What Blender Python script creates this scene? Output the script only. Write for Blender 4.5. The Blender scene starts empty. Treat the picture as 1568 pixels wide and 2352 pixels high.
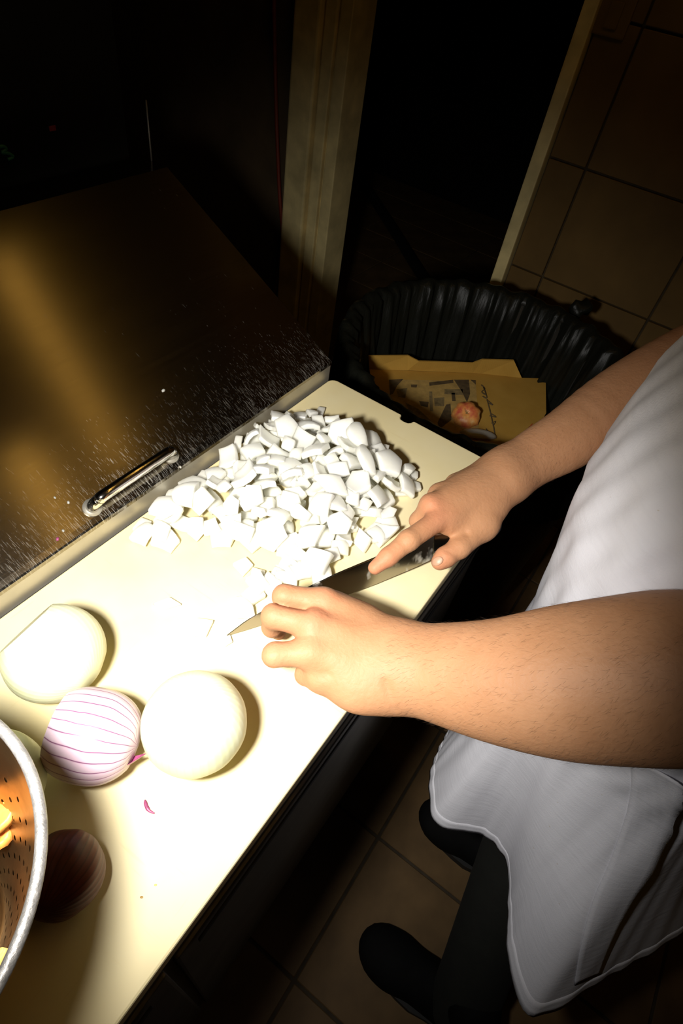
import bpy, bmesh, math, random
import numpy as np
from mathutils import Vector, Matrix
from mathutils.bvhtree import BVHTree

# ------------------------------------------------------------------ camera
IMG_W, IMG_H, FPX = 1568, 2352, 1340.0
CX, CY = IMG_W / 2, IMG_H / 2
CAM = np.array([0.0, 0.0, 0.5])

def _axes():
    # board long side runs to vanishing point VP, its short side follows the end edge of the board
    vpx, vpy = 2026.0, -47.0
    px, py, s = 760.0, 865.0, 0.528
    a, b = vpx - CX, vpy - CY
    x = (a * CX - b * (py - s * px - CY) - FPX ** 2) / (a + b * s)
    y = py + s * (x - px)
    X = np.array([a, -b, -FPX]); X /= np.linalg.norm(X)
    Y = np.array([x - CX, -(y - CY), -FPX]); Y /= np.linalg.norm(Y)
    return np.array([X, Y, np.cross(X, Y)])
ROT = _axes()

def ray(u, v):
    return ROT @ (np.array([u - CX, -(v - CY), -FPX]) / FPX)
def at(u, v, z=0.0):
    d = ray(u, v); return CAM + d * ((z - CAM[2]) / d[2])
def at_x(u, v, x):
    d = ray(u, v); return CAM + d * ((x - CAM[0]) / d[0])
def at_y(u, v, y):
    d = ray(u, v); return CAM + d * ((y - CAM[1]) / d[1])
def depth(p):
    return -float((ROT.T @ (np.asarray(p) - CAM))[2])

scene = bpy.context.scene
col = scene.collection
cam_data = bpy.data.cameras.new('camera')
cam_data.sensor_fit = 'VERTICAL'; cam_data.sensor_height = 36.0
cam_data.lens = 36.0 * FPX / IMG_H
cam_data.clip_start = 0.01
cam = bpy.data.objects.new('camera', cam_data); col.objects.link(cam)
M = Matrix.Identity(4)
for i in range(3):
    for j in range(3): M[i][j] = ROT[i][j]
    M[i][3] = CAM[i]
cam.matrix_world = M
scene.camera = cam

# ------------------------------------------------------------------ light
scene.view_settings.view_transform = 'Standard'
scene.view_settings.look = 'None'
scene.view_settings.exposure = 0.0
scene.view_settings.gamma = 1.0
scene.view_settings.use_curve_mapping = False

world = bpy.data.worlds.new('room_air'); scene.world = world
world.use_nodes = True
world.node_tree.nodes['Background'].inputs[0].default_value = (1.0, 0.62, 0.16, 1)
world.node_tree.nodes['Background'].inputs[1].default_value = 0.02

FLASH = Vector((-0.035, 0.121, 0.418))
FLASH_AIM = Vector((0.29, 0.228, 0.0))
fl = bpy.data.lights.new('camera_flash', 'SPOT')
fl.energy = 31.0; fl.color = (1.0, 0.965, 0.91)
fl.spot_size = math.radians(95); fl.spot_blend = 1.0; fl.shadow_soft_size = 0.030
flo = bpy.data.objects.new('camera_flash', fl); col.objects.link(flo)
flo.location = FLASH
flo.rotation_euler = (FLASH_AIM - FLASH).to_track_quat('-Z', 'Y').to_euler()

# ------------------------------------------------------------------ materials
class NT:
    def __init__(s, name):
        s.m = bpy.data.materials.new(name); s.m.use_nodes = True
        s.t = s.m.node_tree; s.n = s.t.nodes; s.b = s.n['Principled BSDF']
        s._tc = None
    def tc(s, out='Object'):
        if s._tc is None: s._tc = s.n.new('ShaderNodeTexCoord')
        return s._tc.outputs[out]
    def link(s, a, b): s.t.links.new(a, b)
    def add(s, kind, **kw):
        n = s.n.new(kind)
        for k, v in kw.items(): setattr(n, k, v)
        return n
    def mapping(s, scale=(1, 1, 1), rot=(0, 0, 0), src=None):
        n = s.add('ShaderNodeMapping'); n.inputs['Scale'].default_value = scale; n.inputs['Rotation'].default_value = rot
        s.link(src or s.tc(), n.inputs['Vector']); return n.outputs[0]
    def noise(s, scale, detail=3, vec=None, rough=.55, dist=0):
        n = s.add('ShaderNodeTexNoise'); n.inputs['Scale'].default_value = scale; n.inputs['Detail'].default_value = detail
        n.inputs['Roughness'].default_value = rough; n.inputs['Distortion'].default_value = dist
        s.link(vec or s.tc(), n.inputs['Vector']); return n.outputs['Fac']
    def ramp(s, fac, stops):
        n = s.add('ShaderNodeValToRGB'); e = n.color_ramp.elements
        while len(e) < len(stops): e.new(0.5)
        for k, (p, c) in enumerate(stops):
            e[k].position = p; e[k].color = (*c, 1) if len(c) == 3 else c
        s.link(fac, n.inputs[0]); return n.outputs[0]
    def rampf(s, fac, a, b, va=0., vb=1.):
        n = s.add('ShaderNodeMapRange'); n.clamp = True
        n.inputs['From Min'].default_value = a; n.inputs['From Max'].default_value = b
        n.inputs['To Min'].default_value = va; n.inputs['To Max'].default_value = vb
        s.link(fac, n.inputs['Value']); return n.outputs[0]
    def mix(s, fac, a, b, mode='MIX'):
        n = s.add('ShaderNodeMix', data_type='RGBA', blend_type=mode)
        for i, v in ((0, fac), (6, a), (7, b)):
            if isinstance(v, (tuple, list)): n.inputs[i].default_value = (*v, 1) if len(v) == 3 else v
            elif isinstance(v, (int, float)): n.inputs[i].default_value = v
            else: s.link(v, n.inputs[i])
        return n.outputs[2]
    def math(s, op, a, b=None):
        n = s.add('ShaderNodeMath', operation=op)
        for i, v in ((0, a), (1, b)):
            if v is None: continue
            if isinstance(v, (int, float)): n.inputs[i].default_value = v
            else: s.link(v, n.inputs[i])
        return n.outputs[0]
    def bump(s, h, strength=.3, dist=.002):
        n = s.add('ShaderNodeBump'); n.inputs['Strength'].default_value = strength; n.inputs['Distance'].default_value = dist
        s.link(h, n.inputs['Height']); s.link(n.outputs[0], s.b.inputs['Normal'])
    def base(s, c):
        if isinstance(c, (tuple, list)): s.b.inputs['Base Color'].default_value = (*c, 1)
        else: s.link(c, s.b.inputs['Base Color'])
    def set(s, **kw):
        for k, v in kw.items():
            k = k.replace('_', ' ')
            if isinstance(v, (int, float, tuple)): s.b.inputs[k].default_value = v
            else: s.link(v, s.b.inputs[k])
        return s

def simple(name, c, rough=.6, metal=0., var=.15, scale=30., bump=.15, spec=.5, bdist=.002):
    k = NT(name)
    n = k.noise(scale, 4)
    d = tuple(x * (1 - var) for x in c); l = tuple(min(1, x * (1 + var)) for x in c)
    k.base(k.ramp(n, [(.3, d), (.7, l)]))
    k.set(Roughness=rough, Metallic=metal, Specular_IOR_Level=spec)
    if bump: k.bump(k.noise(scale * 4, 4), bump, bdist)
    return k.m

MAT = {}
def build_materials():
    # cutting board: cream plastic with knife scores and yellow stains
    k = NT('cream_board_plastic')
    big = k.noise(7, 4); fine = k.noise(60, 3)
    c = k.ramp(big, [(.3, (.73, .62, .33)), (.65, (.77, .68, .42))])
    scores = k.noise(1., 2, k.mapping((260, 14, 1), (0, 0, .5)))
    scores2 = k.noise(1., 2, k.mapping((16, 300, 1), (0, 0, -.45)))
    sc = k.math('MAXIMUM', k.rampf(scores, .66, .74), k.rampf(scores2, .68, .76))
    c = k.mix(k.math('MULTIPLY', sc, .22), c, (.62, .48, .22))
    c = k.mix(k.math('MULTIPLY', k.rampf(fine, .55, .8), .15), c, (.70, .58, .33))
    k.base(c); k.set(Roughness=.55, Specular_IOR_Level=.3); k.bump(sc, -.1, .0005)
    MAT['board'] = k.m
    # brushed stainless lid
    k = NT('brushed_steel_lid')
    brushed = k.noise(1., 3, k.mapping((3, 500, 500)))
    wear = k.noise(1., 3, k.mapping((1700, 110, 110), (0, 0, .1)), .6)
    wear2 = k.noise(1., 2, k.mapping((1300, 70, 70), (0, 0, -.22)), .5)
    patch = k.noise(6., 2)
    sep = k.add('ShaderNodeSeparateXYZ'); k.link(k.tc(), sep.inputs[0])
    front = k.rampf(sep.outputs[1], .10, .0, 0., 1.)           # scuffed towards the lip
    thr = k.math('ADD', .735, k.math('MULTIPLY', front, -.135))
    s1 = k.math('GREATER_THAN', wear, thr)
    s2 = k.math('GREATER_THAN', wear2, k.math('ADD', thr, .03))
    scr = k.math('MAXIMUM', s1, s2)
    scr = k.math('MULTIPLY', scr, k.rampf(patch, .35, .6, .15, .8))
    k.base(k.mix(scr, (.30, .27, .22), (.55, .52, .46)))
    k.set(Metallic=k.rampf(scr, 0, 1, 1., .55), Roughness=k.rampf(brushed, .3, .7, .16, .19))
    k.set(Anisotropic=.3)
    tg = k.add('ShaderNodeTangent', direction_type='UV_MAP'); k.link(tg.outputs[0], k.b.inputs['Tangent'])
    MAT['lid'] = k.m
    MAT['steel'] = simple('matte_steel', (.50, .47, .40), .42, .75, .1, 25, .05)
    MAT['steel_dark'] = simple('dark_steel_panel', (.16, .15, .13), .5, .6, .2, 14, .05)
    MAT['chrome'] = simple('polished_handle_steel', (.72, .70, .66), .12, 1., .05, 60, .02)
    MAT['rubber'] = simple('black_rubber_and_gap', (.012, .012, .012), .7)
    # onion flesh
    k = NT('white_onion_flesh')
    c = k.ramp(k.noise(26, 3), [(.3, (.93, .92, .78)), (.7, (.96, .955, .87))])
    k.base(c); k.set(Roughness=.32, Specular_IOR_Level=.4); k.bump(k.noise(120, 3), .08, .001)
    k.set(Subsurface_Weight=.9, Subsurface_Radius=(.018, .018, .020), Subsurface_Scale=1.0)
    MAT['onion'] = k.m
    k = NT('peeled_onion_skin')
    sp = k.add('ShaderNodeSeparateXYZ'); k.link(k.tc(), sp.inputs[0])
    ang = k.math('ARCTAN2', sp.outputs[1], sp.outputs[0])
    ln = k.math('SINE', k.math('MULTIPLY', ang, 44.))
    c = k.ramp(k.noise(18, 3), [(.3, (.66, .68, .40)), (.7, (.76, .77, .54))])
    c = k.mix(k.math('MULTIPLY', k.rampf(ln, .6, 1.), .12), c, (.52, .58, .26))
    k.base(c); k.set(Roughness=.36, Specular_IOR_Level=.35)
    k.set(Subsurface_Weight=.2, Subsurface_Radius=(.008, .008, .003), Subsurface_Scale=1.0)
    k.bump(ln, .05, .001)
    MAT['onion_whole'] = k.m
    # red onion: purple veins running from root to tip
    k = NT('red_onion_veined')
    sp = k.add('ShaderNodeSeparateXYZ'); k.link(k.tc(), sp.inputs[0])
    ang = k.math('ARCTAN2', sp.outputs[1], sp.outputs[0])
    wob = k.noise(22, 2)
    a2 = k.math('ADD', k.math('MULTIPLY', ang, 26.), k.math('MULTIPLY', wob, 6.))
    ln = k.math('ABSOLUTE', k.math('SINE', k.math('MULTIPLY', a2, .5)))
    vein = k.rampf(ln, .24, .05)
    soft = k.rampf(ln, .55, .0)
    c = k.mix(k.math('MULTIPLY', soft, .35), (.58, .46, .51), (.36, .14, .28))
    c = k.mix(k.math('MULTIPLY', k.rampf(k.noise(14, 2), .45, .7), .4), c, (.48, .26, .40))
    c = k.mix(k.math('MULTIPLY', vein, .85), c, (.13, .02, .09))
    k.base(c); k.set(Roughness=.33); k.bump(ln, .12, .0012)
    MAT['red_onion'] = k.m
    MAT['purple_skin'] = simple('purple_onion_skin', (.26, .05, .13), .4, 0, .3, 60)
    k = NT('brown_onion_skin')
    sp = k.add('ShaderNodeSeparateXYZ'); k.link(k.tc(), sp.inputs[0])
    ang = k.math('ARCTAN2', sp.outputs[1], sp.outputs[0])
    ln = k.math('SINE', k.math('ADD', k.math('MULTIPLY', ang, 34.), k.math('MULTIPLY', k.noise(30, 2), 4.)))
    c = k.ramp(k.noise(22, 4), [(.3, (.045, .008, .005)), (.7, (.13, .03, .014))])
    k.base(k.mix(k.math('MULTIPLY', k.rampf(ln, .5, 1.), .5), c, (.02, .005, .004))); k.set(Roughness=.5, Specular_IOR_Level=.25); k.bump(ln, .1, .001)
    MAT['brown_onion'] = k.m
    MAT['root'] = simple('dry_onion_root', (.42, .26, .08), .8, 0, .4, 90, .5)
    # skin
    k = NT('skin')
    n1 = k.noise(30, 4); n2 = k.noise(260, 3)
    c = k.ramp(n1, [(.3, (.405, .200, .098)), (.7, (.455, .236, .122))])
    red = k.add('ShaderNodeAttribute', attribute_name='flush')
    c = k.mix(k.math('MULTIPLY', red.outputs['Fac'], .55), c, (.56, .20, .11))
    mol = k.rampf(k.noise(60, 1), .82, .84)
    c = k.mix(k.math('MULTIPLY', mol, .5), c, (.25, .10, .05))
    pores = k.rampf(n2, .58, .72)
    c = k.mix(k.math('MULTIPLY', pores, .10), c, (.38, .17, .07))
    k.base(c); k.set(Roughness=.55, Specular_IOR_Level=.22)
    k.set(Subsurface_Weight=.12, Subsurface_Radius=(.006, .0025, .0012), Subsurface_Scale=1.0)
    wr = k.noise(1., 3, k.mapping((260, 260, 260)))
    k.bump(k.math('ADD', wr, k.math('MULTIPLY', n2, .6)), .36, .0009)
    MAT['skin'] = k.m
    MAT['nail'] = simple('fingernail', (.47, .27, .17), .45, 0, .08, 40, .03)
    MAT['hair'] = simple('dark_hair', (.035, .018, .010), .5)
    # cloth
    k = NT('pale_grey_linen')
    wv = k.add('ShaderNodeTexWave', wave_type='BANDS'); wv.inputs['Scale'].default_value = 420; wv.inputs['Distortion'].default_value = 3
    k.link(k.tc(), wv.inputs['Vector'])
    slub = k.noise(1., 4, k.mapping((26, 26, 170)))
    c = k.ramp(k.noise(9, 4), [(.3, (.72, .72, .78)), (.7, (.80, .80, .86))])
    c = k.mix(k.math('MULTIPLY', k.rampf(slub, .5, .75), .16), c, (.60, .60, .65))
    st = k.rampf(k.noise(170, 1), .78, .81)
    c = k.mix(k.math('MULTIPLY', st, .35), c, (.48, .36, .16))
    k.base(c); k.set(Roughness=.9, Specular_IOR_Level=.15)
    k.bump(k.math('ADD', slub, k.math('MULTIPLY', k.noise(600, 2), .5)), .35, .0012)
    MAT['linen'] = k.m
    MAT['shirt'] = simple('grey_cotton', (.45, .45, .48), .9, 0, .08, 20, .1)
    MAT['trouser'] = simple('dark_trouser_cloth', (.007, .0075, .005), .85, 0, .25, 30, .2)
    MAT['shoe'] = simple('black_shoe_leather', (.004, .004, .004), .8, 0, .2, 30, .1, .1)
    # knife
    k = NT('blade_steel')
    st = k.noise(1., 3, k.mapping((9, 9, 700)))
    smear = k.rampf(k.noise(1., 3, k.mapping((45, 45, 25), (0, .6, 0))), .60, .70)
    k.base(k.mix(smear, (.36, .33, .28), (.62, .60, .55))); k.set(Metallic=k.rampf(smear, 0, 1, 1., .55), Roughness=k.rampf(smear, 0, 1, .2, .45))
    k.bump(st, .04, .0005)
    MAT['blade'] = k.m
    MAT['handle'] = simple('black_knife_handle', (.014, .013, .012), .45, 0, .2, 60)
    # bin, cardboard
    k = NT('black_liner_plastic')
    k.base((.008, .0085, .006)); k.set(Roughness=.40, Specular_IOR_Level=.20)
    k.bump(k.noise(1., 4, k.mapping((40, 40, 9))), .6, .006)
    MAT['liner'] = k.m
    MAT['bin'] = simple('dark_bin_plastic', (.018, .018, .016), .5)
    k = NT('brown_cardboard')
    c = k.ramp(k.noise(14, 4), [(.3, (.44, .25, .045)), (.7, (.52, .31, .065))])
    flute = k.add('ShaderNodeTexWave'); flute.inputs['Scale'].default_value = 90; k.link(k.tc(), flute.inputs['Vector'])
    k.base(c); k.set(Roughness=.85, Specular_IOR_Level=.1); k.bump(flute.outputs['Fac'], .08, .001)
    MAT['card'] = k.m
    MAT['card_label'] = simple('pale_printed_label', (.44, .29, .085), .8, 0, .2, 60)
    MAT['ink'] = simple('black_print_ink', (.09, .06, .025), .8, 0, .4, 80)
    MAT['ink_grey'] = simple('grey_print_ink', (.20, .145, .06), .8, 0, .5, 70)
    MAT['red_ink'] = simple('red_smear', (.45, .08, .02), .7)
    k = NT('onion_bottom')
    n = k.noise(45, 4)
    k.base(k.ramp(n, [(.3, (.50, .07, .04)), (.5, (.70, .30, .07)), (.72, (.78, .56, .26))])); k.set(Roughness=.45)
    k.bump(n, .3, .003); MAT['scrap'] = k.m
    # colander, carrots
    MAT['colander'] = simple('scuffed_metal_brown_reflection', (.36, .25, .13), .36, 1., .15, 30, .1)  # brown reflection of the peelings is put into the metal's base colour
    MAT['rim'] = simple('worn_rim_metal', (.34, .33, .315), .5, .7, .4, 110, .3)
    k = NT('carrot_peel')
    k.base(k.ramp(k.noise(50, 4), [(.3, (.80, .26, .03)), (.7, (.90, .42, .10))])); k.set(Roughness=.5); k.bump(k.noise(90, 3), .4, .002)
    MAT['carrot'] = k.m
    MAT['yellow_peel'] = simple('yellow_peel', (.80, .58, .16), .5, 0, .2, 60, .3)
    # room
    MAT['tile_floor'] = simple('brown_floor_tile', (.13, .078, .032), .65, 0, .3, 9, .1, .25)
    MAT['tile_wall'] = simple('tan_wall_tile', (.155, .092, .027), .7, 0, .18, 7, .06, .25)
    MAT['grout'] = simple('dark_grout', (.045, .032, .018), .9, 0, .3, 40)
    MAT['grout_wall'] = simple('wall_grout', (.06, .04, .018), .9, 0, .3, 40)
    MAT['paint'] = simple('worn_cream_paint', (.74, .61, .29), .55, 0, .25, 12, .1)
    MAT['wall'] = simple('brown_wall_paint', (.10, .066, .03), .8, 0, .25, 8, .1)
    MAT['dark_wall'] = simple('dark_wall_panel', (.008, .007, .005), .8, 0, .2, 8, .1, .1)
    MAT['ceiling'] = simple('dingy_ceiling', (.16, .12, .06), .9)
    MAT['red_pipe'] = simple('red_cable_sheath', (.20, .03, .01), .5)
    MAT['dark_tube'] = simple('matte_black_tube', (.008, .008, .008), .6)
    MAT['green'] = simple('green_twine', (.02, .14, .05), .6)
    MAT['red_plastic'] = simple('red_plastic', (.22, .015, .015), .5)
    for nm, st in (('glow', 3.0), ('glow_near', 5.0)):
        k = NT('lamp_' + nm); k.base((1, .8, .5)); k.set(Emission_Color=(1.0, .56, .11, 1), Emission_Strength=st); MAT[nm] = k.m
build_materials()

# ------------------------------------------------------------------ object helpers
def new_mesh(name, V, F, mat, smooth=True):
    me = bpy.data.meshes.new(name)
    me.from_pydata([tuple(map(float, v)) for v in V], [], [tuple(map(int, f)) for f in F])
    me.update()
    if mat: me.materials.append(MAT[mat] if isinstance(mat, str) else mat)
    if smooth: me.polygons.foreach_set('use_smooth', [True] * len(me.polygons))
    return me
def fix_normals(me):
    bm = bmesh.new(); bm.from_mesh(me); bmesh.ops.recalc_face_normals(bm, faces=bm.faces); bm.to_mesh(me); bm.free()
def tag(o, label=None, cat=None, group=None, kind=None):
    if label: o['label'] = label
    if cat: o['category'] = cat
    if group: o['group'] = group
    if kind: o['kind'] = kind
    return o
def empty(name, loc, label=None, cat=None, group=None, kind=None):
    o = bpy.data.objects.new(name, None); col.objects.link(o); o.location = tuple(loc); o.empty_display_size = .02
    return tag(o, label, cat, group, kind)
def obj(name, V, F, mat, parent=None, origin=None, smooth=True, sharp=None, recalc=True):
    """one mesh object; V in world space. A part's vertices are stored relative to its thing's origin."""
    V = np.asarray(V, float)
    if parent is not None:
        r = parent
        while r.parent is not None: r = r.parent
        off = np.array(r.location)
        loc = (0, 0, 0)
    else:
        off = np.asarray(origin if origin is not None else (0, 0, 0), float); loc = tuple(off)
    me = new_mesh(name, V - off, F, mat, smooth)
    if recalc: fix_normals(me)
    o = bpy.data.objects.new(name, me); col.objects.link(o); o.location = loc
    if parent is not None: o.parent = parent
    if sharp is not None:
        me.set_sharp_from_angle(angle=math.radians(sharp))
    return o

def box(lo, hi, bev=0.0, seg=2):
    bm = bmesh.new(); bmesh.ops.create_cube(bm, size=1)
    lo, hi = Vector(lo), Vector(hi)
    for v in bm.verts:
        v.co = Vector([lo[i] + (v.co[i] + .5) * (hi[i] - lo[i]) for i in range(3)])
    if bev > 0: bmesh.ops.bevel(bm, geom=bm.edges[:], offset=bev, segments=seg, affect='EDGES', profile=.6)
    bm.verts.index_update()
    V = [tuple(v.co) for v in bm.verts]; F = [[v.index for v in f.verts] for f in bm.faces]; bm.free()
    return np.array(V), F
def join(*vf):
    V, F, n = [], [], 0
    for v, f in vf:
        V.append(np.asarray(v)); F += [[i + n for i in q] for q in f]; n += len(v)
    return np.concatenate(V), F
def prism(poly, z0, z1):
    """poly: list of (x,y); closed extruded solid"""
    n = len(poly)
    V = [(x, y, z0) for x, y in poly] + [(x, y, z1) for x, y in poly]
    F = [list(range(n))[::-1], [i + n for i in range(n)]] + [[i, (i + 1) % n, (i + 1) % n + n, i + n] for i in range(n)]
    return np.array(V, float), F
def grid_faces(nu, nv, wrap_u=False, wrap_v=False):
    F = []
    for i in range(nu if wrap_u else nu - 1):
        for j in range(nv if wrap_v else nv - 1):
            a = i * nv + j; b = ((i + 1) % nu) * nv + j
            a2 = i * nv + (j + 1) % nv; b2 = ((i + 1) % nu) * nv + (j + 1) % nv
            F.append([a, b, b2, a2])
    return F
def tube(pts, rad, n=10, cap=True):
    P = [Vector(p) for p in pts]; m = len(P)
    rads = rad if isinstance(rad, (list, tuple)) else [rad] * m
    V = []; up = None
    for i in range(m):
        t = (P[min(i + 1, m - 1)] - P[max(i - 1, 0)]).normalized()
        if up is None:
            up = Vector((0, 0, 1)) if abs(t.z) < .9 else Vector((1, 0, 0))
        s = t.cross(up).normalized(); up = s.cross(t).normalized()
        for k in range(n):
            a = 2 * math.pi * k / n
            V.append(tuple(P[i] + (s * math.cos(a) + up * math.sin(a)) * rads[i]))
    F = grid_faces(m, n, False, True)
    if cap: F += [list(range(n)), [(m - 1) * n + k for k in range(n)]]
    return np.array(V), F
def lathe(profile, n=48, axis=None, center=(0, 0, 0), fn=None):
    """profile list of (r, h) along the axis. r=0 at ends makes a pole."""
    V, F = [], []
    rings = []
    for r, h in profile:
        if r < 1e-6: rings.append([len(V)]); V.append((0, 0, h))
        else:
            ring = []
            for k in range(n):
                a = 2 * math.pi * k / n; rr = r * (fn(a, h) if fn else 1)
                ring.append(len(V)); V.append((rr * math.cos(a), rr * math.sin(a), h))
            rings.append(ring)
    for A, B in zip(rings, rings[1:]):
        if len(A) == 1: F += [[A[0], B[(k + 1) % n], B[k]] for k in range(n)]
        elif len(B) == 1: F += [[A[k], A[(k + 1) % n], B[0]] for k in range(n)]
        else: F += [[A[k], A[(k + 1) % n], B[(k + 1) % n], B[k]] for k in range(n)]
    if len(rings[0]) > 1: F.append(rings[0][::-1])
    if len(rings[-1]) > 1: F.append(rings[-1])
    return np.array(V, float), F
def rot_to(axis):
    return np.array(Vector((0, 0, 1)).rotation_difference(Vector(axis)).to_matrix())
def catmull(pts, n, closed=False):
    P = np.asarray(pts, float); m = len(P); out = []
    segs = m if closed else m - 1
    for i in range(segs):
        if closed: p0, p1, p2, p3 = P[(i - 1) % m], P[i], P[(i + 1) % m], P[(i + 2) % m]
        else: p0, p1, p2, p3 = P[max(i - 1, 0)], P[i], P[i + 1], P[min(i + 2, m - 1)]
        for k in range(n):
            t = k / n
            out.append(.5 * (2 * p1 + (p2 - p0) * t + (2 * p0 - 5 * p1 + 4 * p2 - p3) * t * t + (3 * p1 - p0 - 3 * p2 + p3) * t ** 3))
    if not closed: out.append(P[-1])
    return np.array(out)
rng = random.Random(7)

# ------------------------------------------------------------------ room
FLOOR_Z = -0.9
WALL_X = 1.60
CEIL_Z = 1.55

def build_room():
    fl = tag(obj('floor', *box((-1.8, -1.7, FLOOR_Z - .05), (4.2, 2.7, FLOOR_Z - .004)), 'grout', smooth=False), 'brown tiled kitchen floor with dark grout lines', None, None, 'structure')
    T = .30; ox, oy = .428, -.035
    me = None
    for i in range(-5, 12):
        for j in range(-5, 9):
            x0, y0 = ox + i * T, oy + j * T
            if x0 > 3.9 or y0 > 2.4 or x0 < -1.2 or y0 < -1.3: continue
            if x0 < .45 and y0 > .2: continue                       # under the prep table, out of sight
            if me is None:
                V, F = box((0, 0, -.006), (T - .006, T - .006, 0), .0015, 1)
                me = new_mesh('floor_tile', V, F, 'tile_floor', False)
            o = bpy.data.objects.new('floor_tile', me); col.objects.link(o)
            o.location = (x0 + .003, y0 + .003, FLOOR_Z + rng.uniform(-.0008, .0004)); o.parent = fl
    # wall at the far end with a doorway, tiled on the right of the door
    y_r0, y_r1 = .44, .472         # right jamb
    y_l0, y_l1 = 1.03, 1.20        # left jamb
    wr = tag(obj('wall_right', *box((WALL_X + .012, -1.7, FLOOR_Z), (WALL_X + .12, y_r0, CEIL_Z)), 'grout_wall', smooth=False), 'tan tiled wall right of the doorway', None, None, 'structure')
    tw, th = .29, .262
    meshes = {}
    for j in range(0, 7):
        for k in range(-3, 6):
            y1 = .345 - (j - 1) * tw; y0 = y1 - tw
            y1c = min(y1, y_r0 - .002)
            z0 = -.152 + k * th; z1 = z0 + th
            z0 = max(z0, FLOOR_Z); z1 = min(z1, CEIL_Z)
            if z1 - z0 < .03 or y1c - y0 < .02: continue
            key = (round(y1c - y0, 4), round(z1 - z0, 4))
            if key not in meshes:
                V, F = box((0, 0, 0), (.012, key[0] - .005, key[1] - .005), .0015, 1)
                meshes[key] = new_mesh('wall_tile', V, F, 'tile_wall', False)
            o = bpy.data.objects.new('wall_tile', meshes[key]); col.objects.link(o)
            o.location = (WALL_X + rng.uniform(-.0006, .0006), y0 + .0025, z0 + .0025); o.parent = wr
    tag(obj('wall_far', *box((WALL_X + .012, y_l1, FLOOR_Z), (WALL_X + .12, 2.7, CEIL_Z)), 'wall', smooth=False), 'dim brown wall left of the doorway', None, None, 'structure')
    tag(obj('wall_over_door', *box((WALL_X + .012, y_r0, 1.15), (WALL_X + .12, y_l1, CEIL_Z)), 'wall', smooth=False), 'dim brown wall above the doorway', None, None, 'structure')
    # right jamb: narrow worn cream strip
    V, F = box((WALL_X - .022, y_r0, FLOOR_Z), (WALL_X + .10, y_r1, 1.15), .004)
    tag(obj('trim_1', V, F, 'paint', smooth=False), 'narrow worn cream door jamb beside the tiled wall', None, None, 'structure')
    # left jamb: wide moulded frame made of two boards with a groove
    V, F = join(box((WALL_X - .028, 1.118, FLOOR_Z), (WALL_X + .10, y_l1, 1.15), .006), box((WALL_X - .015, 1.075, FLOOR_Z), (WALL_X + .10, 1.110, 1.15), .003),
                box((WALL_X - .010, y_l0, FLOOR_Z), (WALL_X + .10, 1.068, 1.15), .003), box((WALL_X, y_l0 + .004, FLOOR_Z), (WALL_X + .09, y_l1 - .01, 1.15)))
    tag(obj('trim_2', V, F, 'paint', smooth=False), 'wide moulded cream door jamb left of the doorway', None, None, 'structure')
    V, F = box((WALL_X - .02, y_l0, 1.15), (WALL_X + .10, y_l1, 1.21), .004)
    V2, F2 = box((WALL_X - .02, y_r0, 1.15), (WALL_X + .10, y_l0, 1.21), .004)
    tag(obj('trim_3', *join((V, F), (V2, F2)), 'paint', smooth=False), 'cream head board over the doorway', None, None, 'structure')
    # room beyond the doorway and the unseen sides
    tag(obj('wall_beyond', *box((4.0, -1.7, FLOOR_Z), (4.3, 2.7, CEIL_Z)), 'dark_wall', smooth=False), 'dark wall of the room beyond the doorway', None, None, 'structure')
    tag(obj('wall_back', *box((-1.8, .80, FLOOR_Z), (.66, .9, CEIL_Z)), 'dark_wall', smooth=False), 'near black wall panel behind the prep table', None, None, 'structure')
    tag(obj('wall_left', *box((-1.9, -1.7, FLOOR_Z), (-1.8, 2.7, CEIL_Z)), 'wall', smooth=False), 'brown wall behind the photographer', None, None, 'structure')
    tag(obj('wall_front', *box((-1.8, -1.8, FLOOR_Z), (4.2, -1.7, CEIL_Z)), 'wall', smooth=False), 'brown wall behind the cook', None, None, 'structure')
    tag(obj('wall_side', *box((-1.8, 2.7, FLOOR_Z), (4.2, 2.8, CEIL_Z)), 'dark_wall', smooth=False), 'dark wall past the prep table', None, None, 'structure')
    tag(obj('ceiling', *box((-1.8, -1.7, CEIL_Z), (4.2, 2.7, CEIL_Z + .1)), 'ceiling', smooth=False), 'dingy kitchen ceiling', None, None, 'structure')
    # red cable on the wall left of the jamb
    pts = catmull([at_x(629, 20, WALL_X - .005), at_x(634, 250, WALL_X - .005), at_x(641, 430, WALL_X - .005), at_x(647, 560, WALL_X - .005), (WALL_X - .005, 1.17 + .06, -.6), (WALL_X - .005, 1.23, FLOOR_Z + .01)], 8)
    pts = np.concatenate([[(WALL_X - .005, pts[0][1] + .03, 1.2)], pts])
    tag(obj('wall_cable', *tube(pts, .006, 8), 'red_pipe', origin=pts[-1]), 'thin dull red cable running up beside the door jamb', 'cable')
    # dark tube lying on the floor beyond the door
    pts = catmull([at(790, 350, FLOOR_Z + .03), at(850, 445, FLOOR_Z + .03), at(905, 530, FLOOR_Z + .03), at(962, 622, FLOOR_Z + .03), at(1040, 735, FLOOR_Z + .03)], 8)
    tag(obj('floor_dark_tube', *tube(pts, .028, 10), 'dark_tube', origin=pts[2]), 'black tube lying on the floor past the doorway', 'hose')
    # pale switch plate high on the tiled wall
    p = at_x(1410, 35, WALL_X - .006)
    sw = empty('wall_switch', p, 'small square switch plate high on the tiled wall', 'switch')
    obj('plate', *box(p + np.array([0, -.035, -.035]), p + np.array([.010, .035, .035]), .003), 'tile_wall', sw, smooth=False)
    obj('rocker', *box(p + np.array([-.004, -.014, -.022]), p + np.array([.001, .014, .022]), .002), 'tile_wall', sw, smooth=False)
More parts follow.
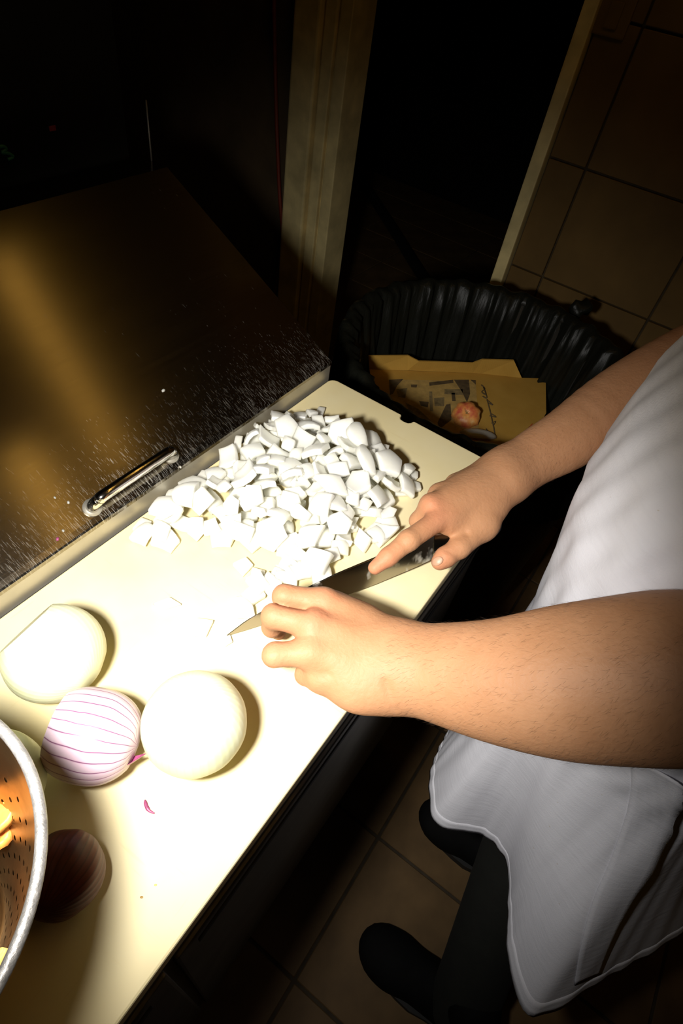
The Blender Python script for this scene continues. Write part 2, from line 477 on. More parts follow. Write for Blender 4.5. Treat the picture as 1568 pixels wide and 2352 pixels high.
    # ceiling lamps: two tube fittings running across the table
    for x, y0, y1, lb in ((.95, .0, .78, 'long warm tube lamp on the ceiling near the doorway'), (.66, -.9, .25, 'warm tube lamp on the ceiling above the cook')):
        c = np.array([x, (y0 + y1) / 2, CEIL_Z]); hl = (y1 - y0) / 2
        lamp = empty('ceiling_lamp', c, lb, 'lamp')
        obj('housing', *box(c + np.array([-.04, -hl - .03, -.045]), c + np.array([.04, hl + .03, 0]), .006), 'steel_dark', lamp, smooth=False)
        obj('tube', *tube([c + np.array([0, -hl, -.065]), c + np.array([0, hl, -.065])], .016, 14), 'glow' if x > .8 else 'glow_near', lamp)
        for sg in (-1, 1):
            obj('tube_holder', *box(c + np.array([-.015, sg * (hl + .012) - .012, -.085]), c + np.array([.015, sg * (hl + .012) + .012, -.04]), .003), 'steel_dark', lamp, smooth=False)
build_room()

# ------------------------------------------------------------------ prep table
BX0, BX1, BY0, BY1 = -.60, .6255, .0645, .368
def build_table():
    loc = (0.0, .4, FLOOR_Z)
    t = empty('prep_table', loc, 'stainless steel refrigerated prep table with a sloping lid', 'prep table')
    obj('cabinet', *box((-.60, .075, FLOOR_Z + .10), (.615, .72, -.075), .004), 'steel_dark', t, smooth=False)
    obj('worktop', *box((-.61, .070, -.075), (.622, .72, -.022), .006), 'steel_dark', t, smooth=False)
    for x in (-.5, .55):
        for y in (.13, .66):
            obj('leg', *tube([(x, y, FLOOR_Z + .001), (x, y, FLOOR_Z + .10)], .022, 16), 'steel_dark', t)
    for k, (xa, xb) in enumerate(((-.59, .0), (.01, .605))):
        d = obj('door', *box((xa, .068, FLOOR_Z + .14), (xb, .0745, -.09), .003), 'steel_dark', t, smooth=False)
        obj('door_grip', *box((xa + .02, .0635, -.105), (xb - .02, .0655, -.094), .0008), 'rubber', d, smooth=False)
    # front rail of the lid: vertical lip against the board
    obj('front_rail', *box((-.61, .3725, -.022), (.6245, .383, .0250), .0012), 'steel', t, smooth=False)
    obj('gap_shade', *box((-.61, .3685, -.020), (.622, .3722, -.006)), 'rubber', t, smooth=False)  # black strip added for the shade in the gap between board and lip
    # side cheeks under the lid
    for x0, x1 in ((-.61, -.60), (.606, .616)):
        V = [(x, y, z) for x in (x0, x1) for y, z in ((.384, -.021), (.72, -.021), (.72, .19), (.69, .185), (.384, .021))]
        F = [[0, 1, 2, 3, 4], [9, 8, 7, 6, 5]] + [[i, (i + 1) % 5, (i + 1) % 5 + 5, i + 5] for i in range(5)]
        obj('side_panel', V, F, 'steel_dark', t, smooth=False)
    # lid: sloping sheet with folded edge, UVs run along the brushing
    y0, z0, y1, z1 = .3715, .0275, .679, .192
    prof = [(y0, z0 - .006), (y0, z0 - .0015), (y0 + .0015, z0)]
    prof += [(y0 + (y1 - y0) * s, z0 + (z1 - z0) * s) for s in (.02, .3, .6, .9, .985)]
    prof += [(y1, z1), (.72, .194), (.72, .186), (y1, .184), (y0 + .006, z0 - .004)]
    xs = [-.61, .6235]
    V = [(x, y, z) for x in xs for (y, z) in prof]
    n = len(prof)
    F = [[i, (i + 1) % n, (i + 1) % n + n, i + n] for i in range(n)] + [list(range(n))[::-1], [i + n for i in range(n)]]
    V = np.array(V)
    lid = obj('lid', V, F, 'lid', t, smooth=False)
    me = lid.data
    uv = me.uv_layers.new(name='UVMap')
    for lp in me.loops:
        c = me.vertices[lp.vertex_index].co; uv.data[lp.index].uv = (c.x, c.y + c.z)
    return t, lid
table, lid = build_table()
# the lid's texture space starts at its lip: shift the mesh into its own origin
def rebase(o, d):
    d = Vector(d)
    o.data.transform(Matrix.Translation(-d)); o.location = Vector(o.location) + d
rebase(lid, Vector((0, .3715, .0275)) - Vector(table.location))

LN = np.array([0, -.1645, .3075]); LN /= np.linalg.norm(LN)     # lid normal
LS = np.array([0, .3075, .1645]); LS /= np.linalg.norm(LS)      # up the slope
LP = np.array([0, .3715, .0275])
def on_lid(u, v, up=0.):
    d = ray(u, v); p0 = LP + LN * up; return CAM + d * (((p0 - CAM) @ LN) / (d @ LN))
def build_rear():
    obj('back_post', *tube([(.620, .705, .190), (.620, .705, .265)], .0012, 8), 'steel_dark', table)
    p = at_y(121, 295, .7985)
    tag(obj('wall_sticker', *box(p + np.array([-.005, 0, -.003]), p + np.array([.005, .001, .003]), .0003, 1), 'red_plastic', origin=p, smooth=False), 'tiny red sticker on the black wall behind the lid', 'sticker')
    pts = [at_y(u, v, .795) for u, v in ((-30, 330), (-8, 338), (8, 336), (14, 343), (4, 350), (20, 352), (30, 360), (18, 366))]
    tag(obj('green_twine', *tube(catmull(pts, 5), .0022, 6), 'green', origin=pts[-1]), 'loop of green twine hanging on the black wall at the left edge', 'twine')
def build_lid_handle():
    a, b = on_lid(206, 1160), on_lid(385, 1040)
    y = LP + LS * .016
    a = np.array([a[0], y[1], y[2]]); b = np.array([b[0], y[1], y[2]])
    ex = np.array([1., 0, 0])
    pts = [a - LN * .002, a + LN * .006 + ex * .000, a + LN * .015 + ex * .005, a + LN * .0195 + ex * .016, b + LN * .0195 - ex * .016, b + LN * .015 - ex * .005, b + LN * .006, b - LN * .002]
    o = obj('lid_handle', *tube(catmull(pts, 6), .0062, 18), 'chrome', lid)
    o.location = -(Vector(lid.location))
    for p in (a, b):
        ring = [p + LN * h for h in (-.001, .0022)]
        f = obj('handle_flange', *tube(ring, .0095, 20), 'steel', lid); f.location = -(Vector(lid.location))
build_lid_handle(); build_rear()

# ------------------------------------------------------------------ cutting board
def build_board():
    xn = .6255; yc = .2367
    poly = [(BX0, BY0 + .006), (BX0 + .006, BY0)]
    def corner(cx, cy, r, a0):
        return [(cx + r * math.cos(a0 + k * math.pi / 12), cy + r * math.sin(a0 + k * math.pi / 12)) for k in range(7)]
    poly += corner(BX1 - .010, BY0 + .010, .010, -math.pi / 2)
    poly += [(BX1, yc - .0115), (BX1 - .002, yc - .0095), (BX1 - .006, yc - .0088), (BX1 - .0095, yc - .006), (BX1 - .0105, yc), (BX1 - .0095, yc + .006), (BX1 - .0060, yc + .0085), (BX1 - .0015, yc + .0095), (BX1, yc + .0115)]
    poly += corner(BX1 - .012, BY1 - .012, .012, 0)
    poly += [(BX0 + .006, BY1), (BX0, BY1 - .006)]
    n = len(poly); c = np.array(poly).mean(0)
    def inset(d):
        P = np.array(poly); out = []
        for i in range(n):
            e1 = P[i] - P[i - 1]; e2 = P[(i + 1) % n] - P[i]
            nn = np.array([-(e1[1] + e2[1]), e1[0] + e2[0]]); nn /= (np.linalg.norm(nn) + 1e-9)
            out.append(P[i] + nn * d)
        return np.array(out)
    rings = [(0.0015, -.0215), (0, -.020), (0, -.002), (.0006, -.0006), (.002, 0)]
    V = []
    for d, z in rings:
        V += [(x, y, z) for x, y in inset(d)]
    m = len(rings)
    F = [[i * n + k, i * n + (k + 1) % n, (i + 1) * n + (k + 1) % n, (i + 1) * n + k] for i in range(m - 1) for k in range(n)]
    F += [list(range(n))[::-1], [(m - 1) * n + k for k in range(n)]]
    o = obj('cutting_board', V, F, 'board', origin=(.0, .216, -.0215), smooth=False)
    tag(o, 'long cream plastic cutting board with a notch in its end', 'cutting board')
build_board()

# ------------------------------------------------------------------ whole onions and board items
def onion(name, center, r, axis, label, mat, profile, cat='onion', spin=0., ripple=.006, nrip=9):
    """a bulb turned about its own axis; profile in units of r"""
    V, F = lathe([(a, h) for a, h in profile], 64, fn=lambda a, h: 1 + ripple * math.sin(nrip * a + h * 3) + ripple * .7 * math.sin(5 * a + 1))
    V = V * r
    me = new_mesh(name, V, F, mat); fix_normals(me)
    me.set_sharp_from_angle(angle=math.radians(38))
    o = bpy.data.objects.new(name, me); col.objects.link(o)
    q = Vector((0, 0, 1)).rotation_difference(Vector(axis)) @ Matrix.Rotation(spin, 3, 'Z').to_quaternion()
    o.rotation_mode = 'QUATERNION'; o.rotation_quaternion = q
    o.location = tuple(center)
    return tag(o, label, cat)
def bulb(top=.22, bottom=.22, squash=.97, n=22, htop=.93, hbot=.93):
    """rounded bulb with small flat cuts of radius top/bottom"""
    P = [(0, -hbot * squash)]
    a0 = math.asin(min(.99, bottom)); a1 = math.asin(min(.99, top))
    for k in range(n + 1):
        a = -math.pi / 2 + a0 + (math.pi - a0 - a1) * k / n
        P.append((math.cos(a), math.sin(a) * squash))
    P.append((0, P[-1][1])); P[0] = (0, P[1][1])
    return P
def build_onions():
    # peeled onion lying on its side, both ends trimmed flat
    c1 = np.array([.0946, .2786, .0396]); a = at(75, 1435, .045) - at(228, 1545, .045); a[2] = .012
    onion('onion', c1, .0404, a, 'peeled white onion with flat trimmed ends, beside the steel lip', 'onion_whole', bulb(.10, .20, .97)); o1 = bpy.data.objects['onion']
    bm = bmesh.new(); bm.from_mesh(o1.data); mw = Matrix.Translation(c1) @ o1.rotation_quaternion.to_matrix().to_4x4(); mi = mw.inverted()
    for (pa, pb, tilt) in (((0, 1497), (118, 1388), .035), ((243, 1492), (212, 1592), .06)):
        A, B = at(*pa, .045), at(*pb, .045); nn = np.cross(A - CAM, B - CAM); nn /= np.linalg.norm(nn)
        if nn @ (c1 - A) > 0: nn = -nn
        vd = (CAM - A) / np.linalg.norm(CAM - A); nn = nn + vd * tilt; nn /= np.linalg.norm(nn)
        no = (mi.to_3x3() @ Vector(nn)).normalized()
        g = bmesh.ops.bisect_plane(bm, geom=bm.verts[:] + bm.edges[:] + bm.faces[:], plane_co=mi @ Vector(A), plane_no=no, clear_outer=True)
        bmesh.ops.contextual_create(bm, geom=[e for e in g['geom_cut'] if isinstance(e, bmesh.types.BMEdge)])
    bm.to_mesh(o1.data); bm.free(); fix_normals(o1.data); o1.data.set_sharp_from_angle(angle=math.radians(38))
    # big round peeled onion
    a = np.array([.15, .2, 1.]) 
    onion('onion', (.1217, .1490, .0392), .0405, a, 'large round peeled white onion right of the red onion', 'onion_whole', bulb(.12, .20, .965), ripple=.004)
    # onion inside the colander's shadow
    onion('onion', (.0048, .2308, .0368), .0362, (.4, -.5, .5), 'pale onion in the shadow behind the colander rim', 'onion_whole', bulb(.10, .22, .98))
    # red onion with cut root end pointing left
    c = np.array([.0692, .2038, .0345])
    tip = at(318, 1745, .030); root = at(137, 1700, .036)
    ax = root - tip; ax[2] = .004; ax /= np.linalg.norm(ax)
    P = []
    for k in range(23):
        t = k / 22; h = -1.0 + 1.72 * t
        r = math.sqrt(max(0, 1 - (abs(h) / 1.06) ** 2.3)) if h < 0 else math.sqrt(max(0, 1 - (h / 1.10) ** 2.5))
        P.append((r if k else .10, h))
    P = [(0, -1.02)] + P + [(P[-1][0] * .6, .71), (0, .70)]
    ro = onion('red_onion', c, .0350, ax, 'peeled red onion with purple veins and cut root end', 'red_onion', P, spin=.3, ripple=.004)
    # pointed bit of skin left at its tip
    q = ro.rotation_quaternion.to_matrix()
    loc = []
    for (r, h, an, th) in ((.35, -.86, 2.2, 0), (.62, -.74, 2.6, 0), (.55, -.80, 3.3, 0), (.10, -1.20, 2.7, 0)):
        loc.append((r * math.cos(an), r * math.sin(an), h))
    L = np.array(loc) * .0356
    off = np.array([.0006, .0006, -.0009])
    me = new_mesh('skin_tip', np.concatenate([L, L + off]), [[0, 1, 3], [1, 2, 3], [4, 7, 5], [5, 7, 6], [0, 4, 5, 1], [1, 5, 6, 2], [2, 6, 7, 3], [3, 7, 4, 0]], 'purple_skin', False)
    s = bpy.data.objects.new('skin_tip', me); col.objects.link(s); s.parent = ro
    # unpeeled dark onion in the colander's shadow
    cb = at(143, 2008, .0272)
    onion('brown_onion', cb, .0265, (-.7, -.35, .45), 'unpeeled dark reddish brown onion in the colander shadow', 'brown_onion', bulb(.20, .15, 1.02), ripple=.015)
    # sliver of purple skin
    pts = [at(333, 1838), at(336, 1852), at(343, 1863), at(355, 1869)]
    P = catmull(pts, 4); w = [.0003, .0008, .0012, .0013, .0013, .0014, .0014, .0012, .001, .0009, .0007, .0005, .0003]
    V = []
    for i, p in enumerate(P):
        d = P[min(i + 1, len(P) - 1)] - P[max(i - 1, 0)]; s = np.array([-d[1], d[0], 0]); s /= np.linalg.norm(s)
        for sg, z in ((-1, .0003), (1, .0003), (1, .0014), (-1, .0014)): V.append((p[0] + sg * s[0] * w[i], p[1] + sg * s[1] * w[i], z))
    F = grid_faces(len(P), 4, False, True) + [[0, 1, 2, 3], [len(V) - 4 + k for k in range(4)]]
    tag(obj('onion_skin', V, F, 'purple_skin', origin=P[6] * np.array([1, 1, 0])), 'thin purple onion skin sliver lying on the bare board', 'onion skin')
    # crumbs
    def crumb(p, s, mat, label, cat='crumb', nrm=(0, 0, 1)):
        V, F = lathe([(0, 0), (1, .0), (1.1, .35), (.6, .7), (0, .8)], 7, fn=lambda a, h: 1 + .25 * math.sin(2 * a + s * 4000))
        V = (V * s) @ rot_to(nrm).T + np.asarray(p)
        tag(obj('crumb', V, F, mat, origin=p), label, cat)
    crumb(at(325, 2061), .0009, 'root', 'tiny brown speck on the bare board near its front edge')
    crumb(at(357, 2033), .0008, 'yellow_peel', 'tiny yellow speck on the bare board near its front edge')
    crumb(on_lid(375, 897), .0019, 'onion', 'single white crumb on the middle of the steel lid', nrm=LN)
    crumb(on_lid(132, 1238), .0016, 'purple_skin', 'pink onion crumb on the steel lid near its lip', nrm=LN)
    crumb(on_lid(157, 1154), .0014, 'onion', 'white droplet on the steel lid left of the handle', nrm=LN)
    crumb(on_lid(126, 1143), .0011, 'onion', 'small pale droplet on the lid, leftmost of the specks', nrm=LN)
    crumb(on_lid(145, 1219), .0012, 'onion', 'pale speck on the lid just above the pink crumb', nrm=LN)
    crumb(on_lid(414, 1073), .0014, 'onion', 'white speck on the lid between handle end and lip', nrm=LN)
build_onions()

# ------------------------------------------------------------------ colander
CC = np.array([-.077, .1905, 0.]); CRZ, CRR = .158, .1035
def build_colander():
    root = empty('colander', CC, 'perforated metal colander at the left edge, holding orange peelings', 'colander')
    prof = catmull([(.044, .016), (.050, .022), (.0545, .036), (.0635, .060), (.076, .090), (.087, .118), (.0950, .140), (.0995, .158)], 12)
    seg = np.r_[0, np.cumsum(np.linalg.norm(np.diff(prof, axis=0), axis=1))]
    def P(s):                                   # s metres along the profile
        return np.interp(s, seg, prof[:, 0]), np.interp(s, seg, prof[:, 1])
    th = .0012
    V, F = [], []
    def surf(a, s, inner):
        r, z = P(s); r = r - (th if inner else 0)
        return (CC[0] + r * math.cos(a), CC[1] + r * math.sin(a), z)
    NA = 38
    rows = np.linspace(.0, seg[-1], 15)
    for inner in (0, 1):
        for i in range(len(rows) - 1):
            s0, s1 = rows[i], rows[i + 1]
            holed = 1 <= i <= 10
            for k in range(NA):
                sh = .5 * (i % 2)
                a0, a1 = 2 * math.pi * (k + sh) / NA, 2 * math.pi * (k + sh + 1) / NA
                am, sm = (a0 + a1) / 2, (s0 + s1) / 2
                b = len(V)
                outer = [(a0, s0), (am, s0), (a1, s0), (a1, sm), (a1, s1), (am, s1), (a0, s1), (a0, sm)]
                V += [surf(*q, inner) for q in outer]
                if holed and k % 1 == 0:
                    rr = P(sm)[0]; hr = .0017
                    V += [surf(am + hr / rr * math.cos(math.radians(225 + 45 * q)), sm + hr * math.sin(math.radians(225 + 45 * q)), inner) for q in range(8)]
                    F += [[b + q, b + (q + 1) % 8, b + 8 + (q + 1) % 8, b + 8 + q] for q in range(8)]
                else:
                    F.append([b + q for q in range(8)])
    o = obj('bowl', V, F, 'colander', root, recalc=False)
    bm = bmesh.new(); bm.from_mesh(o.data); bmesh.ops.remove_doubles(bm, verts=bm.verts, dist=.00005)
    bmesh.ops.recalc_face_normals(bm, faces=bm.faces); bm.to_mesh(o.data); bm.free()
    # bottom dish and foot ring
    pr = [(0, .0140), (.030, .0142), (.0445, .0165), (.0445, .0150), (.030, .0128), (0, .0126)]
    V, F = lathe(pr, 48); obj('base_dish', V + CC, F, 'colander', root)
    def ring(R, z, rr, rz, name, mat, n=96, m=12):
        V = []
        for i in range(n):
            a = 2 * math.pi * i / n
            for j in range(m):
                b = 2 * math.pi * j / m
                q = R + rr * math.cos(b); V.append((CC[0] + q * math.cos(a), CC[1] + q * math.sin(a), z + rz * math.sin(b)))
        return obj(name, V, grid_faces(n, m, True, True), mat, root)
    ring(CRR - .0028, CRZ, .0031, .0030, 'rim', 'rim')
    ring(.042, .0085, .0022, .0085, 'foot_ring', 'colander')
    # peelings inside
    def peel(path, w, t, mat, label, name='carrot_peel', curl=.3, group=None):
        P_ = catmull(path, 5); V = []
        for i, p in enumerate(P_):
            d = P_[min(i + 1, len(P_) - 1)] - P_[max(i - 1, 0)]; d /= np.linalg.norm(d)
            s = np.cross(d, (0, 0, 1)); s /= np.linalg.norm(s); u = np.cross(s, d)
            ww = w * (.55 + .45 * math.sin(math.pi * (i + .6) / len(P_))) * (1 + .16 * math.sin(i * 2.3))
            for sg, uu in ((-1, -.5), (-.4, -.5 - curl), (.4, -.5 - curl), (1, -.5), (1, .5), (.4, .5 - curl), (-.4, .5 - curl), (-1, .5)):
                V.append(p + s * sg * ww + u * uu * t)
        F = grid_faces(len(P_), 8, False, True) + [list(range(8)), [len(V) - 8 + k for k in range(8)]]
        tag(obj(name, V, F, mat, origin=P_[len(P_) // 2]), label, 'peel', group)
    def wall(u, v, gap=.006):                            # where a line of sight meets the inside of the bowl
        for z in np.linspace(.15, .03, 121):
            p = at(u, v, z)
            if np.hypot(p[0] - CC[0], p[1] - CC[1]) > np.interp(z, prof[:, 1], prof[:, 0]) - gap: return p
        return at(u, v, .06)
    peel([wall(-50, 1838), wall(-32, 1852), wall(-10, 1872), wall(10, 1892)], .0095, .006, 'carrot', 'ragged orange carrot chunk clinging to the colander wall')
    peel([wall(-40, 1905), wall(-15, 1915), wall(9, 1926)], .0080, .006, 'carrot', 'second ragged orange carrot chunk, just below the first on the colander wall')
    peel([wall(-14, 2232, .004), wall(4, 2202, .004), wall(16, 2178, .004)], .0032, .003, 'yellow_peel', 'thin yellow peel strip stuck inside the colander near its rim', 'peel_strip')
    r = random.Random(12)
    for k in range(26):                                  # loose pile of peelings filling the bowl
        z = .026 + .0028 * k; R_ = np.interp(z, prof[:, 1], prof[:, 0]) - .030
        q = max(.004, R_ * math.sqrt(r.random()) * (.85 if k < 16 else .6)); an = r.uniform(0, 6.28); tw = r.uniform(0, 6.28)
        c = np.array([CC[0] - .006 + q * math.cos(an), CC[1] + q * math.sin(an), z]); d = np.array([math.cos(tw), math.sin(tw), r.uniform(-.2, .2)]) * r.uniform(.016, .024)
        peel([c - d, c + np.array([r.uniform(-.006, .006), r.uniform(-.006, .006), .004]), c + d], r.uniform(.006, .010), .005, 'carrot' if k % 4 else 'yellow_peel', 'curled orange peeling in the pile filling the colander' if k % 4 else 'pale yellow peeling in the pile filling the colander', group='peelings in the colander')
build_colander()

# ------------------------------------------------------------------ diced onion heap
def chunk_mesh(seed, R=None, thick=None, curv=None, nside=None, asp=None):
    r = random.Random(seed)
    n = nside or r.choice((4, 4, 4, 5)); R = R or r.uniform(.0115, .0190); t = thick or r.uniform(.0050, .0088)
    curv = curv or r.uniform(.020, .045); asp = asp or r.uniform(.62, 1.)
    base = []
    a0 = r.uniform(0, 6.28)
    for k in range(n):
        a = a0 + 2 * math.pi * (k + r.uniform(-.12, .12)) / n; q = R * r.uniform(.88, 1.1)
        base.append((q * math.cos(a), q * math.sin(a) * asp))
    # bow the sides a little: 3 points per side
    poly = []
    for k in range(n):
        p, q = np.array(base[k]), np.array(base[(k + 1) % n])
        for s in (0, .34, .67):
            poly.append(p + (q - p) * s)
    poly = np.array(poly); m = len(poly)
    V = []; rings = [(1., 0), (.985, .12), (.55, None)]
    def z(x, y): return -(x * x) / (2 * curv) - (y * y) / (2.6 * curv)
    def ring(f, dz): return [(x * f, y * f, z(x * f, y * f) + dz) for x, y in poly]
    V += ring(.95, 0) + ring(1., t * .15) + ring(1., t * .85) + ring(.95, t) + ring(.5, t) + [(0, 0, t)]
    V += ring(.5, 0) + [(0, 0, 0)]
    F = []
    for b in range(4):
        F += [[b * m + k, b * m + (k + 1) % m, (b + 1) * m + (k + 1) % m, (b + 1) * m + k] for k in range(m)]
    c = 5 * m
    F += [[4 * m + k, 4 * m + (k + 1) % m, c] for k in range(m)]
    i0 = 5 * m + 1; c2 = i0 + m
    F += [[(k + 1) % m, k, i0 + k, i0 + (k + 1) % m] for k in range(m)]
    F += [[i0 + (k + 1) % m, i0 + k, c2] for k in range(m)]
    me = new_mesh('onion_chunk', V, F, 'onion'); fix_normals(me); me.set_sharp_from_angle(angle=math.radians(35))
    V = np.array(V)
    return me, R, t
def crescent_mesh(L, W, t, name='onion_slice', curv=.040):
    """half-moon slice of an onion layer"""
    n = 18; V = []
    for i in range(n + 1):
        a = math.pi * i / n; ca, sa = math.cos(a), math.sin(a)
        xo, yo = L / 2 * ca, W * sa; xi, yi = L / 2 * ca * .99, W * .05 * sa
        for (x, y) in ((xi, yi), ((xi + xo) / 2, (yi + yo) / 2), (xo, yo)):
            zz = -(x * x) / (2 * curv) - (y * y) / (3 * curv)
            V.append((x, y - W * .45, zz)); 
        for (x, y) in ((xo, yo), ((xi + xo) / 2, (yi + yo) / 2), (xi, yi)):
            zz = -(x * x) / (2 * curv) - (y * y) / (3 * curv)
            V.append((x, y - W * .45, zz + t))
    F = grid_faces(n + 1, 6, False, True) + [list(range(6)), [n * 6 + k for k in range(6)]]
    me = new_mesh(name, V, F, 'onion'); fix_normals(me); me.set_sharp_from_angle(angle=math.radians(35))
    return me

def in_poly(p, poly):
    x, y = p; c = False; n = len(poly)
    for i in range(n):
        x1, y1 = poly[i]; x2, y2 = poly[i - 1]
        if (y1 > y) != (y2 > y) and x < (x2 - x1) * (y - y1) / (y2 - y1) + x1: c = not c
    return c
def edge_dist(p, poly):
    B = np.asarray(poly); A = np.roll(B, 1, 0); D = B - A; p = np.asarray(p)
    t = np.clip(((p - A) * D).sum(1) / ((D * D).sum(1) + 1e-12), 0, 1)
    return float(np.sqrt((((A + D * t[:, None]) - p) ** 2).sum(1)).min())
def build_heap():
    r = random.Random(21)
    px = [(280, 1256), (340, 1192), (405, 1120), (455, 1110), (520, 1050), (600, 985), (640, 965), (720, 965), (800, 985), (850, 1010), (900, 1055), (935, 1085), (965, 1105), (960, 1150), (925, 1175), (915, 1215), (900, 1245), (850, 1265), (790, 1285), (770, 1320), (750, 1340), (690, 1330), (650, 1345), (600, 1390), (565, 1395), (545, 1350), (575, 1330), (610, 1320), (640, 1290), (625, 1282), (570, 1290), (540, 1275), (440, 1258), (360, 1268)]
    poly = [tuple(at(u, v, .0)[:2]) for u, v in px]
    core = [tuple(at(u, v, .0)[:2]) for u, v in [(450, 1190), (550, 1120), (650, 1060), (760, 1040), (860, 1090), (900, 1140), (880, 1200), (780, 1240), (660, 1262), (540, 1245)]]
    xs = [p[0] for p in poly]; ys = [p[1] for p in poly]
    x0, x1, y0, y1 = min(xs) - .03, max(xs) + .03, min(ys) - .03, max(ys) + .03
    g = .002; nx, ny = int((x1 - x0) / g), int((y1 - y0) / g)
    H = np.zeros((nx, ny)); GX, GY = np.meshgrid(x0 + g * np.arange(nx), y0 + g * np.arange(ny), indexing='ij')
    kinds = [chunk_mesh(100 + k) for k in range(16)]
    count = 0
    N = 280
    tries = 0
    # a blue-noise list of spots, several passes so later ones lie on top
    placed = []
    while count < N and tries < 26000:
        tries += 1
        p = (r.uniform(x0, x1), r.uniform(y0, y1))
        if not in_poly(p, poly): continue
        e = edge_dist(p, poly); inc = in_poly(p, core); ec = edge_dist(p, core) if inc else 0
        want = min(.038, .011 + .35 * e + (.45 * ec if inc else 0))
        me, R, t = kinds[r.randrange(16)]
        s = r.uniform(.85, 1.25)
        if e < R * s * .55: continue
        m = (GX - p[0]) ** 2 + (GY - p[1]) ** 2 < (R * s * .72) ** 2
        h = H[m]
        if h.size == 0: continue
        top = np.percentile(h, 62)
        if top > want - t * .5: continue
        if count < 90 and any((p[0] - q[0]) ** 2 + (p[1] - q[1]) ** 2 < .016 ** 2 for q in placed): continue
        # lean with the heap below
        hx = np.polyfit(GX[m].ravel(), h.ravel(), 1)[0] if h.std() > 1e-4 else 0
        hy = np.polyfit(GY[m].ravel(), h.ravel(), 1)[0] if h.std() > 1e-4 else 0
        hx, hy = np.clip(hx, -.7, .7), np.clip(hy, -.7, .7)
        lv = 0 if top < .003 else 1
        tilt = .06 if lv == 0 else .28
        nrm = Vector((-hx * .8 + r.gauss(0, tilt), -hy * .8 + r.gauss(0, tilt), 1)).normalized()
        flip = r.random() < .3
        q = Vector((0, 0, 1)).rotation_difference(nrm)
        m3 = q.to_matrix() @ Matrix.Rotation(r.uniform(0, 6.28), 3, 'Z')
        if flip: m3 = m3 @ Matrix.Rotation(math.pi, 3, 'X')
        standing = lv and r.random() < .08
        if standing: m3 = m3 @ Matrix.Rotation(r.uniform(.8, 1.3), 3, 'X')
        pos = np.array([(m3 @ v.co) for v in me.vertices]) * s
        zmin = pos[:, 2].min()
        z = (0.0004 - zmin) if lv == 0 else max(.0004 - zmin, top * .93 - zmin - t * .25)
        o = bpy.data.objects.new('onion_chunk', me); col.objects.link(o)
        o.location = (p[0], p[1], z); o.rotation_euler = m3.to_euler(); o.scale = (s, s, s)
        marks = {'heap side along the steel lip': (.42, .37), 'far tip of the heap by the notched board end': (.60, .30), 'heap edge next to the right hand': (.47, .15), 'low heap edge between left hand and blade': (.29, .19), 'near left end of the heap': (.21, .30), 'middle of the heap': (.40, .25)}
        zone = min(marks, key=lambda q_: (marks[q_][0] - p[0]) ** 2 + (marks[q_][1] - p[1]) ** 2)
        tier = 'on top' if lv else 'at the bottom'
        tag(o, 'white onion chunk ' + tier + ', ' + zone, 'onion piece', 'onion chunks ' + tier + ', ' + zone)
        zt = z + pos[:, 2].max()
        mm = (GX - p[0]) ** 2 + (GY - p[1]) ** 2 < (R * s * .85) ** 2
        H[mm] = np.maximum(H[mm], zt - .15 * t)
        placed.append(p); count += 1
    def hz(p):
        m = (GX - p[0]) ** 2 + (GY - p[1]) ** 2 < .011 ** 2
        return np.percentile(H[m], 70) if m.any() else 0
    # large slices and stray pieces that stand out
    def put(me, u, v, ang, tx, ty, label, zz=None, name='onion_slice', s=1.0, zoff=0):
        p = at(u, v, .03 if zz is None else zz + .004)
        m3 = Matrix.Rotation(tx, 3, 'X') @ Matrix.Rotation(ty, 3, 'Y') @ Matrix.Rotation(ang, 3, 'Z')
        pos = np.array([(m3 @ w.co) for w in me.vertices]) * s
        z = (hz(p[:2]) * .80 if zz is None else zz) - pos[:, 2].min() + zoff
        if zz is None: p = at(u, v, z + .003)
        o = bpy.data.objects.new(name, me); col.objects.link(o); o.location = (p[0], p[1], z); o.rotation_euler = m3.to_euler(); o.scale = (s, s, s)
        tag(o, label, 'onion piece')
    cr = crescent_mesh(.042, .017, .007); cr2 = crescent_mesh(.036, .022, .008)
    put(cr, 838, 1050, 1.0, .5, .3, 'big half-moon onion slice leaning on the heap nearest the knife handle side')
    put(cr2, 818, 993, .9, .4, .2, 'rounded onion slice at the heap edge nearest the board notch')
    big = chunk_mesh(501, .022, .009, .05, 5, .9)[0]
    put(big, 893, 1062, .4, .35, .15, 'largest flat onion slab on the heap, facing the notched end')
    big2 = chunk_mesh(502, .019, .008, .04, 5, .8)[0]
    put(big2, 655, 978, 1.2, .3, -.2, 'large onion slab at the heap edge against the steel lip')
    cap = crescent_mesh(.030, .026, .010, curv=.022)
    put(cap, 424, 1128, .5, 0, 0, 'domed onion cap at the near left end of the heap')
    sq = chunk_mesh(503, .012, .006, .08, 4, .75)[0]
    put(sq, 733, 968, .6, .1, 0, 'squarish onion chunk at the far tip of the heap', .0005)
    put(sq, 737, 943, .2, 0, 0, 'lone lilac tinted onion chunk beyond the far tip of the heap', .0005, s=.85)
    put(chunk_mesh(504, .013, .0035, .1, 4, .5)[0], 384, 1384, -.75, 0, 0, 'thin stray onion strip on the bare board left of the knife tip', .0004)
    put(chunk_mesh(505, .0135, .006, .06, 4, .7)[0], 462, 1440, .3, .05, 0, 'stray onion chunk lying just beside the knife tip', .0004)
    put(chunk_mesh(506, .0065, .003, .06, 4, .8)[0], 522, 1468, .3, .05, 0, 'tiny onion crumb touching the point of the knife', .0004)
    lo = chunk_mesh(507, .016, .004, .06, 5, .55)[0]
    put(lo, 325, 1215, .5, .1, 0, 'long thin onion layer at the lip end of the heap', .001)
